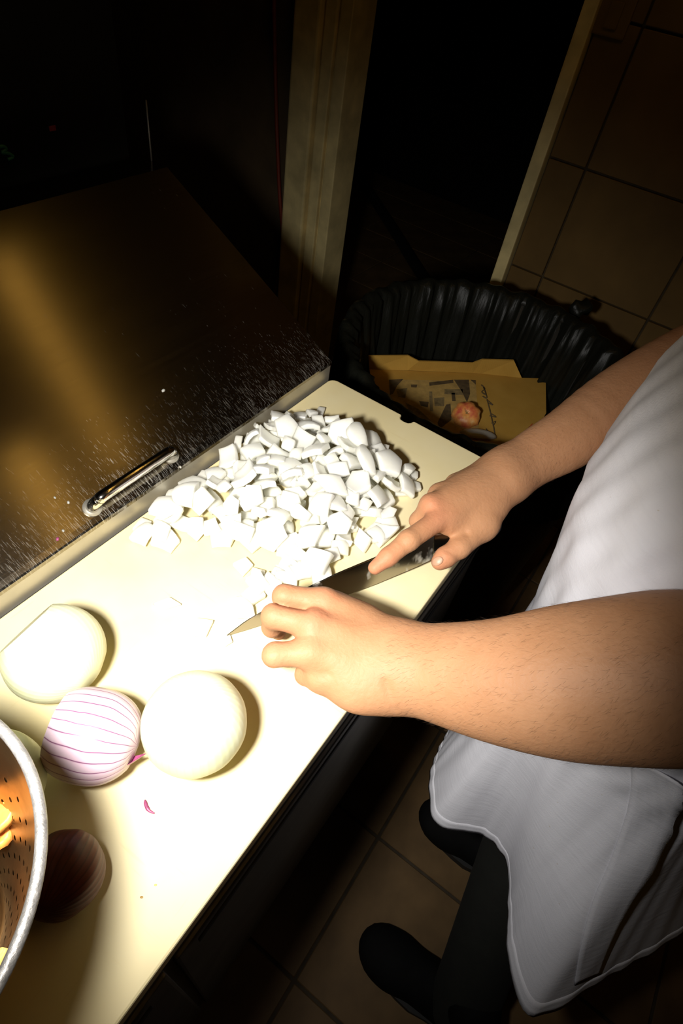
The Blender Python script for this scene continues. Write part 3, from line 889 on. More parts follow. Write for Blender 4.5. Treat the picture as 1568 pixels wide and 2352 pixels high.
    put(chunk_mesh(508, .016, .009, .05, 4, .9)[0], 868, 1232, .4, .15, .1, 'thick square onion block beside the right index finger', .0005)
    put(chunk_mesh(509, .012, .006, .05, 4, .9)[0], 558, 1300, .9, .1, .1, 'small onion chunk in the bare hollow of the heap', .0005)
    put(chunk_mesh(510, .011, .006, .05, 4, .9)[0], 588, 1325, .2, .1, .1, 'small onion chunk just above the left index finger', .0005)
    put(chunk_mesh(511, .008, .007, .05, 5, .8)[0], 948, 1092, .2, .2, .1, 'small knobbly onion chunk at the heap edge by the knuckles', .0005)
    put(chunk_mesh(512, .009, .006, .05, 5, .8)[0], 955, 1118, .9, .1, .1, 'small onion chunk nearest the right hand knuckles', .0005)
    for k, (u, v) in enumerate(((580, 1370), (620, 1350), (655, 1325), (700, 1310), (735, 1320), (560, 1400))):
        put(kinds[k][0], u, v, k * .9, .1 * (k % 3), .05 * k, ('onion chunk under the curled left index finger', 'onion chunk against the left index knuckle', 'onion chunk between left hand and heap', 'onion chunk beside the blade spine', 'onion chunk where the blade leaves the left hand', 'onion chunk next to the blade tip side of the left hand')[k], .0006)
build_heap()

# ------------------------------------------------------------------ knife
KT = at(521, 1460, .0055); KH = at(1000, 1281, .015)
KX = (KH - KT) / np.linalg.norm(KH - KT)
_up = np.array([.0, .0, 1.]) + np.array([.13, .29, 0])
KY = np.cross(_up, KX); KY /= np.linalg.norm(KY); KZ = np.cross(KX, KY)
def K(x, y, z): return KT + KX * x + KY * y + KZ * z
BL = float(np.linalg.norm(KH - KT))
def spine(s):  # height of the spine above the edge line
    return np.interp(s, [0, .02, .06, .12, .2, BL], [.0006, .0095, .0195, .0275, .0325, .035])
def edge(s):
    return np.interp(s, [0, .02, .05, .1, .16, .21, BL], [.0, -.0022, -.0042, -.0058, -.0058, -.003, 0.])
def build_knife():
    root = empty('kitchen_knife', KT, 'chef\'s knife with dark streaked blade held across the board', 'knife')
    V = []; n = 40
    for i in range(n + 1):
        s = BL * i / n
        zs, ze = spine(s), edge(s)
        t = .0011 * (.35 + .65 * min(1, s / .15))
        zm = ze + (zs - ze) * .25
        for y, z in ((0, ze), (t * .55, zm), (t, zs - .0004), (t * .5, zs), (-t * .5, zs), (-t, zs - .0004), (-t * .55, zm)):
            V.append(K(s, y, z))
    F = grid_faces(n + 1, 7, False, True) + [list(range(7)), [n * 7 + k for k in range(7)]]
    obj('blade', V, F, 'blade', root, sharp=25)
    # bolster and handle
    V = []
    st = [(BL - .004, .0016, .004, .034), (BL + .006, .006, .010, .035), (BL + .014, .0075, .011, .0345)]
    def sect(x, hy, z0, z1, m=16):
        zc, hz = (z0 + z1) / 2, (z1 - z0) / 2
        return [K(x, hy * np.sign(math.cos(a)) * abs(math.cos(a)) ** .7, zc + hz * np.sign(math.sin(a)) * abs(math.sin(a)) ** .7) for a in [2 * math.pi * k / m for k in range(m)]]
    for q in st: V += sect(*q)
    F = grid_faces(3, 16, False, True) + [list(range(16)), [32 + k for k in range(16)]]
    obj('bolster', V, F, 'blade', root, sharp=40)
    V = []
    hs = [(.0145, .0085, .011, .0345), (.03, .0095, .010, .0345), (.06, .0100, .008, .0335), (.09, .0095, .006, .032), (.112, .0085, .0035, .0315), (.120, .006, .006, .029)]
    hs = [(.0145 + (x - .0145) * .66, hy, z0, z1) for x, hy, z0, z1 in hs]
    for x, hy, z0, z1 in hs: V += sect(BL + x, hy, z0, z1)
    m = len(hs)
    F = grid_faces(m, 16, False, True) + [list(range(16)), [(m - 1) * 16 + k for k in range(16)]]
    obj('handle', V, F, 'handle', root, sharp=60)
    for x in (.025, .044, .063):
        for sy in (-1, 1):
            obj('rivet', *tube([K(BL + x, sy * .0080, .021), K(BL + x, sy * .0104, .021)], .0035, 12), 'chrome', root)
build_knife()

# ------------------------------------------------------------------ person
class SDF:
    """rounded limbs blended into one surface"""
    def __init__(s): s.parts = []
    @staticmethod
    def cone(a, b, ra, rb, lat=None, sc=1.):
        return ('c', np.asarray(a, float), np.asarray(b, float), ra, rb, None if lat is None else np.asarray(lat, float), sc)
    @staticmethod
    def ell(c, r, rot=None):
        return ('e', np.asarray(c, float), np.asarray(r, float), np.eye(3) if rot is None else np.asarray(rot, float))
    near = None                                  # (centre, radius) of the block being sampled
    @staticmethod
    def ev(p, X):
        if SDF.near is not None:
            c, rad = SDF.near
            if p[0] == 'c':
                a, b = p[1], p[2]; d = b - a; t = min(1, max(0, float((c - a) @ d) / float(d @ d)))
                low = float(np.linalg.norm(c - a - d * t)) - max(p[3], p[4]) * max(1, p[6])
            else: low = float(np.linalg.norm(c - p[1])) - float(p[2].max())
            if low - rad > .07: return np.full(len(X), low - rad)
        if p[0] == 'c':
            _, a, b, ra, rb, lat, sc = p
            d = b - a; t = np.clip(((X - a) @ d) / (d @ d), 0, 1)[:, None]
            q = X - (a + t * d)
            r = ra + (rb - ra) * t[:, 0]
            if lat is not None:
                w = q @ lat; q2 = (q * q).sum(1) - w * w
                n = np.sqrt(np.maximum(q2 + (w / sc) ** 2, 1e-12))
                # approximate true distance for the flattened section
                return (n - r) * np.where(n > 1e-6, np.sqrt(np.maximum(q2 + w * w, 1e-12)) / np.maximum(n, 1e-6), 1.) ** .5
            return np.sqrt((q * q).sum(1)) - r
        _, c, r, R = p
        q = (X - c) @ R
        k0 = np.sqrt(((q / r) ** 2).sum(1)) + 1e-9; k1 = np.sqrt(((q / r ** 2) ** 2).sum(1)) + 1e-9
        return k0 * (k0 - 1) / k1
def smin(a, b, k):
    h = np.clip(.5 + .5 * (b - a) / k, 0, 1)
    return b + (a - b) * h - k * h * (1 - h)
def chain_eval(ps, X, k):
    d = None
    for p in ps:
        e = SDF.ev(p, X); d = e if d is None else smin(d, e, k)
    return d

def surface_net(f, xs, ys, zs, block=14):
    """isosurface of f on a rectilinear grid; only blocks near the surface are sampled"""
    nx, ny, nz = len(xs), len(ys), len(zs)
    Vv = np.ones((nx, ny, nz), np.float32)
    bi = []
    for i in range(0, nx - 1, block):
        for j in range(0, ny - 1, block):
            for k in range(0, nz - 1, block):
                bi.append((i, j, k))
    lo = np.array([[xs[i], ys[j], zs[k]] for i, j, k in bi])
    hi = np.array([[xs[min(i + block, nx - 1)], ys[min(j + block, ny - 1)], zs[min(k + block, nz - 1)]] for i, j, k in bi])
    c = (lo + hi) / 2; rad = np.linalg.norm(hi - lo, axis=1) / 2
    d = f(c)
    for (i, j, k), dd, rr in zip(bi, d, rad):
        a, b, e = min(i + block, nx - 1) + 1, min(j + block, ny - 1) + 1, min(k + block, nz - 1) + 1
        if abs(dd) > rr * 1.5 + .02:
            Vv[i:a, j:b, k:e] = np.where(Vv[i:a, j:b, k:e] == 1., dd, Vv[i:a, j:b, k:e]); continue
        G = np.stack(np.meshgrid(xs[i:a], ys[j:b], zs[k:e], indexing='ij'), -1).reshape(-1, 3)
        SDF.near = ((G[0] + G[-1]) / 2, float(np.linalg.norm(G[-1] - G[0]) / 2))
        Vv[i:a, j:b, k:e] = f(G).reshape(a - i, b - j, e - k)
        SDF.near = None
    S = Vv < 0
    cs = S[:-1, :-1, :-1].astype(np.int8)
    for dx in (0, 1):
        for dy in (0, 1):
            for dz in (0, 1):
                if dx + dy + dz: cs = cs + S[dx:nx - 1 + dx, dy:ny - 1 + dy, dz:nz - 1 + dz]
    act = (cs > 0) & (cs < 8)
    idx = np.argwhere(act)
    num = -np.ones(act.shape, np.int32); num[act] = np.arange(len(idx))
    # vertex = mean of edge crossings
    P = np.zeros((len(idx), 3)); cnt = np.zeros(len(idx))
    corners = [(a, b, c_) for a in (0, 1) for b in (0, 1) for c_ in (0, 1)]
    co = {}
    for q in corners:
        ii = idx + np.array(q)
        co[q] = (np.stack([xs[ii[:, 0]], ys[ii[:, 1]], zs[ii[:, 2]]], 1), Vv[ii[:, 0], ii[:, 1], ii[:, 2]])
    for q in corners:
        for ax in range(3):
            if q[ax]: continue
            q2 = list(q); q2[ax] = 1; q2 = tuple(q2)
            pa, va = co[q]; pb, vb = co[q2]
            m = (va < 0) != (vb < 0)
            t = np.where(m, va / np.where(m, va - vb, 1), 0)[:, None]
            P += np.where(m[:, None], pa + (pb - pa) * t, 0); cnt += m
    P /= np.maximum(cnt, 1)[:, None]
    F = []
    for ax in range(3):
        o1, o2 = (ax + 1) % 3, (ax + 2) % 3
        sl0 = [slice(None)] * 3; sl1 = [slice(None)] * 3
        sl0[ax] = slice(0, -1); sl1[ax] = slice(1, None)
        ch = S[tuple(sl0)] != S[tuple(sl1)]
        e = np.argwhere(ch)
        e = e[(e[:, o1] > 0) & (e[:, o2] > 0) & (e[:, o1] < S.shape[o1] - 1) & (e[:, o2] < S.shape[o2] - 1)]
        inside = S[tuple(e.T)]
        def cell(d1, d2):
            k = e.copy(); k[:, o1] += d1; k[:, o2] += d2
            return num[tuple(k.T)]
        q = np.stack([cell(-1, -1), cell(0, -1), cell(0, 0), cell(-1, 0)], 1)
        q[~inside] = q[~inside][:, ::-1]
        F.append(q)
    F = np.concatenate(F); F = F[(F >= 0).all(1)]
    return P, F

C_, E_ = SDF.cone, SDF.ell
def view_lat(a, b):
    d = np.asarray(b) - np.asarray(a); m = (np.asarray(a) + np.asarray(b)) / 2 - CAM
    l = np.cross(d, m); return l / np.linalg.norm(l)
def arm_chain(pts, flat):
    """pts: (u, v, z, half width in px); cones whose width across the view follows the outline"""
    out = []
    pts = [tuple(q) for q in catmull(pts, 4)]
    P = [at(u, v, z) for u, v, z, h in pts]; hw = [1.03 * h * depth(p) / FPX for p, (u, v, z, h) in zip(P, pts)]
    for i in range(len(P) - 1):
        l = view_lat(P[i], P[i + 1])
        out.append(C_(P[i], P[i + 1], hw[i] / flat, hw[i + 1] / flat, l, flat))
    return out, P, hw

LEFT_ELBOW = at(1730, 1552, .185); RIGHT_ELBOW = at(1600, 822, .15)
L_SH = np.array([.385, -.17, .42]); R_SH = np.array([.735, -.17, .42])

def person_field():
    # ---- left arm
    la, lp, lh = arm_chain([(918, 1527, .052, 84), (1000, 1543, .066, 104), (1150, 1563, .092, 134), (1300, 1564, .118, 164), (1450, 1557, .142, 180), (1568, 1551, .162, 186), (1730, 1552, .185, 176)], 1.22)
    la += [C_(LEFT_ELBOW, (LEFT_ELBOW + L_SH) / 2 + np.array([-.01, -.01, 0]), .047, .050), C_((LEFT_ELBOW + L_SH) / 2 + np.array([-.01, -.01, 0]), L_SH, .050, .056)]
    w = at(918, 1527, .052)
    def J(*q): return at(*q)
    l_palm = []
    mcp = dict(i=J(742, 1384, .064), m=J(716, 1436, .067), r=J(712, 1499, .061), p=J(738, 1556, .046))
    wl = dict(i=J(905, 1474, .056), m=J(905, 1505, .058), r=J(900, 1545, .055), p=J(885, 1580, .048))
    rr = dict(i=(.0165, .0125), m=(.0175, .0125), r=(.017, .0125), p=(.0165, .0125))
    for k in 'imrp': l_palm.append(C_(wl[k], mcp[k], *rr[k]))
    l_palm += [C_(J(840, 1425, .052), J(770, 1388, .052), .014, .012), E_(J(830, 1560, .044), (.030, .030, .020)), E_(J(800, 1480, .050), (.032, .034, .017))]
    lf = {
        'i': [C_(mcp['i'], J(653, 1370, .066), .0118, .0106), C_(J(653, 1370, .066), J(650, 1393, .038), .0100, .0088), C_(J(650, 1393, .038), J(678, 1408, .020), .0085, .0072)],
        'm': [C_(mcp['m'], J(629, 1415, .066), .0118, .0106), C_(J(629, 1415, .066), J(625, 1440, .042), .0102, .0090), C_(J(625, 1440, .042), J(640, 1452, .022), .0086, .0074)],
        'r': [C_(mcp['r'], J(630, 1504, .060), .0112, .0100), C_(J(630, 1504, .060), J(634, 1508, .034), .0096, .0085), C_(J(634, 1508, .034), J(662, 1516, .014), .0080, .0070)],
        'p': [C_(mcp['p'], J(702, 1549, .036), .0108, .0090), C_(J(702, 1549, .036), J(706, 1542, .018), .0085, .0078), C_(J(706, 1542, .018), J(735, 1540, .011), .0074, .0066)],
        't': [C_(J(860, 1455, .046), J(790, 1405, .034), .0165, .0125), C_(J(790, 1405, .034), J(735, 1395, .022), .0118, .0105), C_(J(735, 1395, .022), J(705, 1400, .014), .0098, .0080)],
    }
    # ---- right arm
    ra, rp, rh = arm_chain([(1172, 1092, .070, 55), (1225, 1052, .076, 60), (1300, 1010, .088, 68), (1400, 940, .106, 77), (1500, 880, .128, 82), (1600, 822, .150, 80)], 1.18)
    ra += [C_(RIGHT_ELBOW, (RIGHT_ELBOW + R_SH) / 2 + np.array([.02, -.01, 0]), .044, .048), C_((RIGHT_ELBOW + R_SH) / 2 + np.array([.02, -.01, 0]), R_SH, .048, .056)]
    mr = dict(i=J(1012, 1190, .071), m=J(990, 1160, .072), r=J(1008, 1135, .064), p=J(1045, 1112, .056))
    wr = dict(i=J(1150, 1118, .072), m=J(1145, 1098, .074), r=J(1145, 1080, .072), p=J(1150, 1070, .066))
    r_palm = [C_(wr['i'], mr['i'], .0180, .0108), C_(wr['m'], mr['m'], .018, .0115), C_(wr['r'], mr['r'], .0165, .0110), C_(wr['p'], mr['p'], .0155, .0105)]
    r_palm += [E_(J(1095, 1150, .062), (.032, .028, .018)), C_(J(1150, 1120, .066), J(1105, 1208, .056), .020, .0155), C_(J(1105, 1205, .056), J(1030, 1208, .062), .012, .010)]
    rf = {
        'i': [C_(mr['i'] * .72 + J(938, 1241, .068) * .28, J(938, 1241, .068), .0108, .0105), C_(J(938, 1241, .069), J(892, 1279, .060), .0102, .0090), C_(J(892, 1279, .060), J(861, 1304, .0525), .0088, .0070)],
        'm': [C_(mr['m'], J(960, 1196, .048), .0105, .0092), C_(J(960, 1196, .048), J(985, 1225, .026), .0088, .0080), C_(J(985, 1225, .026), J(1015, 1235, .020), .0078, .0068)],
        'r': [C_(mr['r'], J(985, 1165, .040), .0100, .0088), C_(J(985, 1165, .040), J(1012, 1200, .022), .0085, .0078), C_(J(1012, 1200, .022), J(1045, 1208, .019), .0075, .0066)],
        'p': [C_(mr['p'], J(1028, 1138, .034), .0092, .0080), C_(J(1028, 1138, .034), J(1050, 1170, .022), .0078, .0070), C_(J(1050, 1170, .022), J(1075, 1180, .020), .0068, .0060)],
        't': [C_(J(1110, 1205, .056), J(1054, 1258, .052), .0150, .0112), C_(J(1054, 1258, .052), J(1022, 1280, .048), .0110, .0104), C_(J(1022, 1280, .048), J(1009, 1291, .046), .0102, .0085)],
    }
    # ---- trunk, legs, neck, head
    tr = [E_((.56, -.165, .30), (.175, .105, .17)), E_((.56, -.165, .10), (.160, .115, .18)), E_((.55, -.175, -.10), (.170, .115, .15)), C_(L_SH, R_SH, .060, .060), C_((.56, -.155, .44), (.555, -.11, .54), .058, .055),
          C_((.49, -.20, -.14), (.475, -.215, -.48), .078, .056), C_((.475, -.215, -.48), (.272, -.305, -.83), .052, .040), C_((.65, -.20, -.14), (.60, -.20, -.48), .084, .058), C_((.60, -.20, -.48), (.545, -.285, -.83), .054, .040),
          C_((.272, -.315, -.865), (.262, -.195, -.872), .034, .028), C_((.545, -.295, -.865), (.535, -.175, -.872), .034, .028)]
    hd = [E_((.55, -.075, .665), (.073, .092, .085)), E_((.55, -.035, .615), (.055, .062, .065)), C_((.55, .020, .645), (.55, .040, .615), .009, .013), E_((.55, .012, .585), (.028, .018, .010)),
          E_((.477, -.075, .645), (.008, .018, .028)), E_((.623, -.075, .645), (.008, .018, .028)), E_((.52, .008, .652), (.016, .010, .009)), E_((.58, .008, .652), (.016, .010, .009))]
    creases = [(J(888, 1572, .072), J(905, 1618, .052), .0022, .0030), (J(640, 1385, .078), J(702, 1397, .078), .0020, .0022), (J(1010, 1246, .07), J(1072, 1226, .072), .0022, .0024),
               (J(1020, 1262, .06), J(1050, 1283, .052), .0007, .0014), (J(1028, 1262, .06), J(1056, 1282, .052), .0007, .0012), (J(920, 1238, .08), J(938, 1262, .076), .0006, .0014), (J(915, 1243, .08), J(932, 1266, .076), .0006, .0012),
               (J(715, 1552, .06), J(752, 1545, .062), .0008, .0018), (J(722, 1562, .055), J(760, 1552, .058), .0006, .0016)]
    bumps = [(J(716, 1434, .080), .0016, .009), (J(745, 1372, .078), .0014, .008), (J(1010, 1186, .086), .0003, .008), (J(988, 1155, .082), .0014, .007), (J(714, 1497, .074), .0008, .008)]
    def arm(arm_c, palm, fing, X, k=.010):
        dp = chain_eval(palm, X, .013)
        dp = smin(dp, chain_eval(arm_c, X, .004), .024)
        d = dp
        fs = []
        for key, ch in fing.items():
            df = chain_eval(ch, X, .0045)
            d = np.minimum(d, smin(dp, df, .0075))
        return d
    def f(X):
        X = np.asarray(X, float)
        d = chain_eval(tr, X, .05)
        d = smin(d, chain_eval(hd, X, .018), .03)
        # only evaluate each arm near it
        for a, p, g, lo, hi in ((la, l_palm, lf, (.12, -.30, -.03), (.50, .26, .55)), (ra, r_palm, rf, (.33, -.30, -.03), (.92, .20, .55))):
            lo_, hi_ = np.array(lo), np.array(hi)
            out = np.maximum(np.maximum(lo_ - X, X - hi_), 0); dist = np.sqrt((out * out).sum(1))
            m = dist < .03
            da = dist + .02
            if m.any(): da[m] = arm(a, p, g, X[m])
            d = smin(d, da, .02)
        nr = np.abs(d) < .03
        if nr.any():
            Y = X[nr]; e = np.zeros(len(Y))
            for a, b, dp, sg in creases:
                t = np.clip(((Y - a) @ (b - a)) / ((b - a) @ (b - a)), 0, 1)[:, None]
                # crease measured across the surface: ignore the distance along the view
                q = Y - (a + t * (b - a)); vd = (a - CAM) / np.linalg.norm(a - CAM)
                al = q @ vd; q = q - np.outer(al, vd)
                e += dp * np.exp(-(q * q).sum(1) / (2 * sg * sg)) * np.exp(-(al / .02) ** 2)
            for c, h, sg in bumps:
                q = Y - c; e -= h * np.exp(-(q * q).sum(1) / (2 * sg * sg))
            d[nr] += e
        return d
    tips = dict(r_index=(rf['i'][-1][1], rf['i'][-1][2], .0070), r_thumb=(rf['t'][-1][1], rf['t'][-1][2], .0085))
    flush = [(J(716, 1434, .080), .013, 1.), (J(742, 1368, .078), .011, .8), (J(1008, 1184, .086), .015, .7), (J(988, 1155, .082), .010, .5), (J(630, 1405, .075), .012, .5), (J(655, 1355, .076), .012, .5), (J(630, 1500, .070), .012, .5), (J(865, 1302, .058), .013, .8), (J(1012, 1290, .052), .012, .7), (J(890, 1280, .066), .012, .35), (J(650, 1455, .03), .012, .4)]
    return f, flush, la, ra, tips

def graded(segs):
    out = []
    for a, b, h in segs:
        n = max(1, int(round((b - a) / h))); out += list(np.linspace(a, b, n, endpoint=False))
    out.append(segs[-1][1]); return np.array(out)

def build_person():
    root = empty('person', (.42, -.18, FLOOR_Z), 'person in a pale grey apron dicing onions with both hands', 'person')
    f, flush, la, ra, tips = person_field()
    xs = graded([(.20, .26, .0045), (.26, .57, .0017), (.57, .82, .0032), (.82, .90, .012)])
    xs = graded([(.155, .20, .006), (.20, .57, .0017), (.57, .82, .0032), (.82, .92, .012)])
    ys = graded([(-.40, -.19, .010), (-.19, 0, .0032), (0, .215, .0017), (.215, .23, .005)])
    zs = graded([(-.905, -.02, .012), (-.02, 0, .004), (0, .105, .0017), (.105, .20, .0030), (.20, .78, .010)])
    P, F = surface_net(f, xs, ys, zs)
    body = obj('body', P, F, 'skin', root, recalc=False)
    me = body.data
    at_ = me.attributes.new('flush', 'FLOAT', 'POINT')
    fl_ = np.zeros(len(P))
    for c, s, w in flush: fl_ += w * np.exp(-((P - c) ** 2).sum(1) / (2 * s * s))
    at_.data.foreach_set('value', np.clip(fl_, 0, 1).astype(np.float32))
    sm = body.modifiers.new('soften', 'SMOOTH'); sm.factor = .5; sm.iterations = 3
    tree = BVHTree.FromPolygons([tuple(p) for p in P], [tuple(map(int, q)) for q in F])
    # fingernails: small curved plates lying on the skin
    def nail(u, v, dirpx, L, W, name='fingernail'):
        """u,v centre, dirpx image direction towards the fingertip, L and W in px"""
        dx, dy = dirpx; n = math.hypot(dx, dy); dx, dy = dx / n, dy / n
        V = []; nu, nv = 9, 9; ok = True
        for layer in (0, 1):
            for i in range(nu):
                for j in range(nv):
                    s = -1 + 2 * i / (nu - 1); t = -1 + 2 * j / (nv - 1)
                    rr = max(abs(s), abs(t)); q = math.hypot(s, t)
                    if q > 0: s, t = s * rr / q * (1 + .18 * (1 - rr)), t * rr / q
                    uu = u + dx * s * L + -dy * t * W; vv = v + dy * s * L + dx * t * W
                    d = Vector(ray(uu, vv)).normalized()
                    h = tree.ray_cast(Vector(CAM), d)
                    if h[0] is None: return
                    V.append(np.array(h[0]) - np.array(d) * (.0009 if layer else -.0006))
        F = []
        g = lambda l, i, j: l * nu * nv + i * nv + j
        for i in range(nu - 1):
            for j in range(nv - 1):
                F.append([g(1, i, j), g(1, i + 1, j), g(1, i + 1, j + 1), g(1, i, j + 1)]); F.append([g(0, i, j), g(0, i, j + 1), g(0, i + 1, j + 1), g(0, i + 1, j)])
        rim = [(i, 0) for i in range(nu)] + [(nu - 1, j) for j in range(1, nv)] + [(i, nv - 1) for i in range(nu - 2, -1, -1)] + [(0, j) for j in range(nv - 2, 0, -1)]
        for (a, b), (c, d) in zip(rim, rim[1:] + rim[:1]): F.append([g(0, a, b), g(0, c, d), g(1, c, d), g(1, a, b)])
        obj(name, V, F, 'nail', body)
    nail(1004, 1289, (-1, .55), 14, 10)
    nail(853, 1302, (-1, .75), 9, 7)
    # fine dark hairs on both forearms
    r = random.Random(3)
    V, F = [], []
    def hairs(chain, n, lo, length):
        made = 0
        while made < n:
            p = chain[r.randrange(len(chain))] 
            if p[0] != 'c': continue
            a, b, ra_, rb_, lat, sc = p[1:]
            t = r.random(); c = a + (b - a) * t
            an = r.uniform(0, 6.28); ax = (b - a) / np.linalg.norm(b - a)
            n1 = lat if lat is not None else np.cross(ax, (0, 0, 1)); n2 = np.cross(ax, n1)
            d = n1 * math.cos(an) + n2 * math.sin(an)
            if d[2] < -.5: continue
            h = tree.ray_cast(Vector(c + d * .12), Vector(-d), .12)
            if h[0] is None: continue
            made += 1
            o = np.array(h[0]); nn = np.array(h[1]); 
            if nn @ d < 0: nn = -nn
            g = -ax * .85 + np.cross(ax, nn) * r.uniform(-.2, .9) + nn * r.uniform(.10, .35); g /= np.linalg.norm(g)
            L = length * r.uniform(.5, 1.2); s = np.cross(g, nn); s /= np.linalg.norm(s); w = .000032
            m = o + g * L * .55 + nn * L * .04; e = o + g * L - nn * L * .02
            i0 = len(V)
            V.extend([o - s * w, o + s * w, o + nn * w * 2, m - s * w * .8, m + s * w * .8, m + nn * w * 1.6, e])
            F.extend([[i0, i0 + 1, i0 + 4, i0 + 3], [i0 + 1, i0 + 2, i0 + 5, i0 + 4], [i0 + 2, i0, i0 + 3, i0 + 5], [i0 + 3, i0 + 4, i0 + 6], [i0 + 4, i0 + 5, i0 + 6], [i0 + 5, i0 + 3, i0 + 6]])
    hairs(la[:24], 2200, 0, .006); hairs(ra[:20], 1000, 0, .005)
    ho = obj('arm_hair', V, F, 'hair', body, smooth=False, recalc=False); ho['kind'] = 'stuff'

    # ---- shirt under the apron: trunk and short sleeves
    tr = [E_((.56, -.165, .30), (.185, .115, .18)), E_((.56, -.165, .10), (.170, .123, .19)), E_((.55, -.175, -.10), (.180, .122, .15)), C_(L_SH, R_SH, .068, .068)]
    sl = [C_(L_SH, L_SH + (LEFT_ELBOW + np.array([-.01, -.01, 0]) - L_SH) * .45, .070, .066), C_(R_SH, R_SH + (RIGHT_ELBOW + np.array([.02, -.01, 0]) - R_SH) * .45, .070, .066)]
    def fs(X):
        d = smin(chain_eval(tr, X, .05), chain_eval(sl, X, .02), .03)
        neck = C_((.555, -.125, .46), (.555, -.10, .60), .066, .066)
        return np.maximum(d, -SDF.ev(neck, X) - .0)
    P2, F2 = surface_net(fs, np.arange(.28, .86, .010), np.arange(-.33, .02, .010), np.arange(-.30, .56, .010))
    s_ = obj('shirt', P2, F2, 'shirt', root, recalc=False); s_.modifiers.new('soften', 'SMOOTH').iterations = 3
    # ---- trousers
    tl = [E_((.56, -.19, -.13), (.165, .112, .11)), C_((.49, -.20, -.14), (.475, -.215, -.48), .086, .066), C_((.475, -.215, -.48), (.272, -.305, -.84), .064, .060), C_((.65, -.20, -.14), (.60, -.20, -.48), .092, .068), C_((.60, -.20, -.48), (.545, -.285, -.84), .066, .060)]
    ft = lambda X: np.maximum(chain_eval(tl, X, .03), -.862 - X[:, 2])
    P3, F3 = surface_net(ft, np.arange(.18, .78, .011), np.arange(-.43, -.03, .011), np.arange(-.88, -.0, .011))
    t_ = obj('trousers', P3, F3, 'trouser', root, recalc=False); t_.modifiers.new('soften', 'SMOOTH').iterations = 4
    # ---- shoes
    for x, sy in ((.262, -.085), (.535, -.065)):
        sh = [C_((x + .010, sy - .245, -.862), (x, sy - .10, -.872), .044, .040, (1, 0, 0), 1.1), E_((x - .004, sy - .075, -.872), (.050, .062, .034)), C_((x + .008, sy - .225, -.85), (x + .008, sy - .225, -.79), .046, .048)]
        fsx = lambda X: np.maximum(chain_eval(sh, X, .02), (FLOOR_Z + .003) - X[:, 2])
        P4, F4 = surface_net(fsx, np.arange(x - .08, x + .09, .008), np.arange(sy - .32, sy + .02, .008), np.arange(FLOOR_Z - .01, -.74, .008))
        so = obj('shoe', P4, F4, 'shoe', root, recalc=False)
        obj('sole', *prism([(x + .001 + .050 * math.cos(a) * (1 if math.sin(a) > 0 else .9), sy - .150 + .130 * math.sin(a)) for a in [2 * math.pi * k / 28 for k in range(28)]], FLOOR_Z + .0005, FLOOR_Z + .020), 'rubber', so, smooth=False)
    # ---- hair cap
    hc = lambda X: np.maximum(SDF.ev(E_((.55, -.088, .68), (.081, .098, .088)), X), -(X[:, 2] - .625 - (X[:, 1] + .075) * .9))
    P5, F5 = surface_net(hc, np.arange(.45, .65, .008), np.arange(-.21, .04, .008), np.arange(.52, .79, .008))
    obj('hair', P5, F5, 'hair', root, recalc=False)
    return root, body
person, body = build_person()

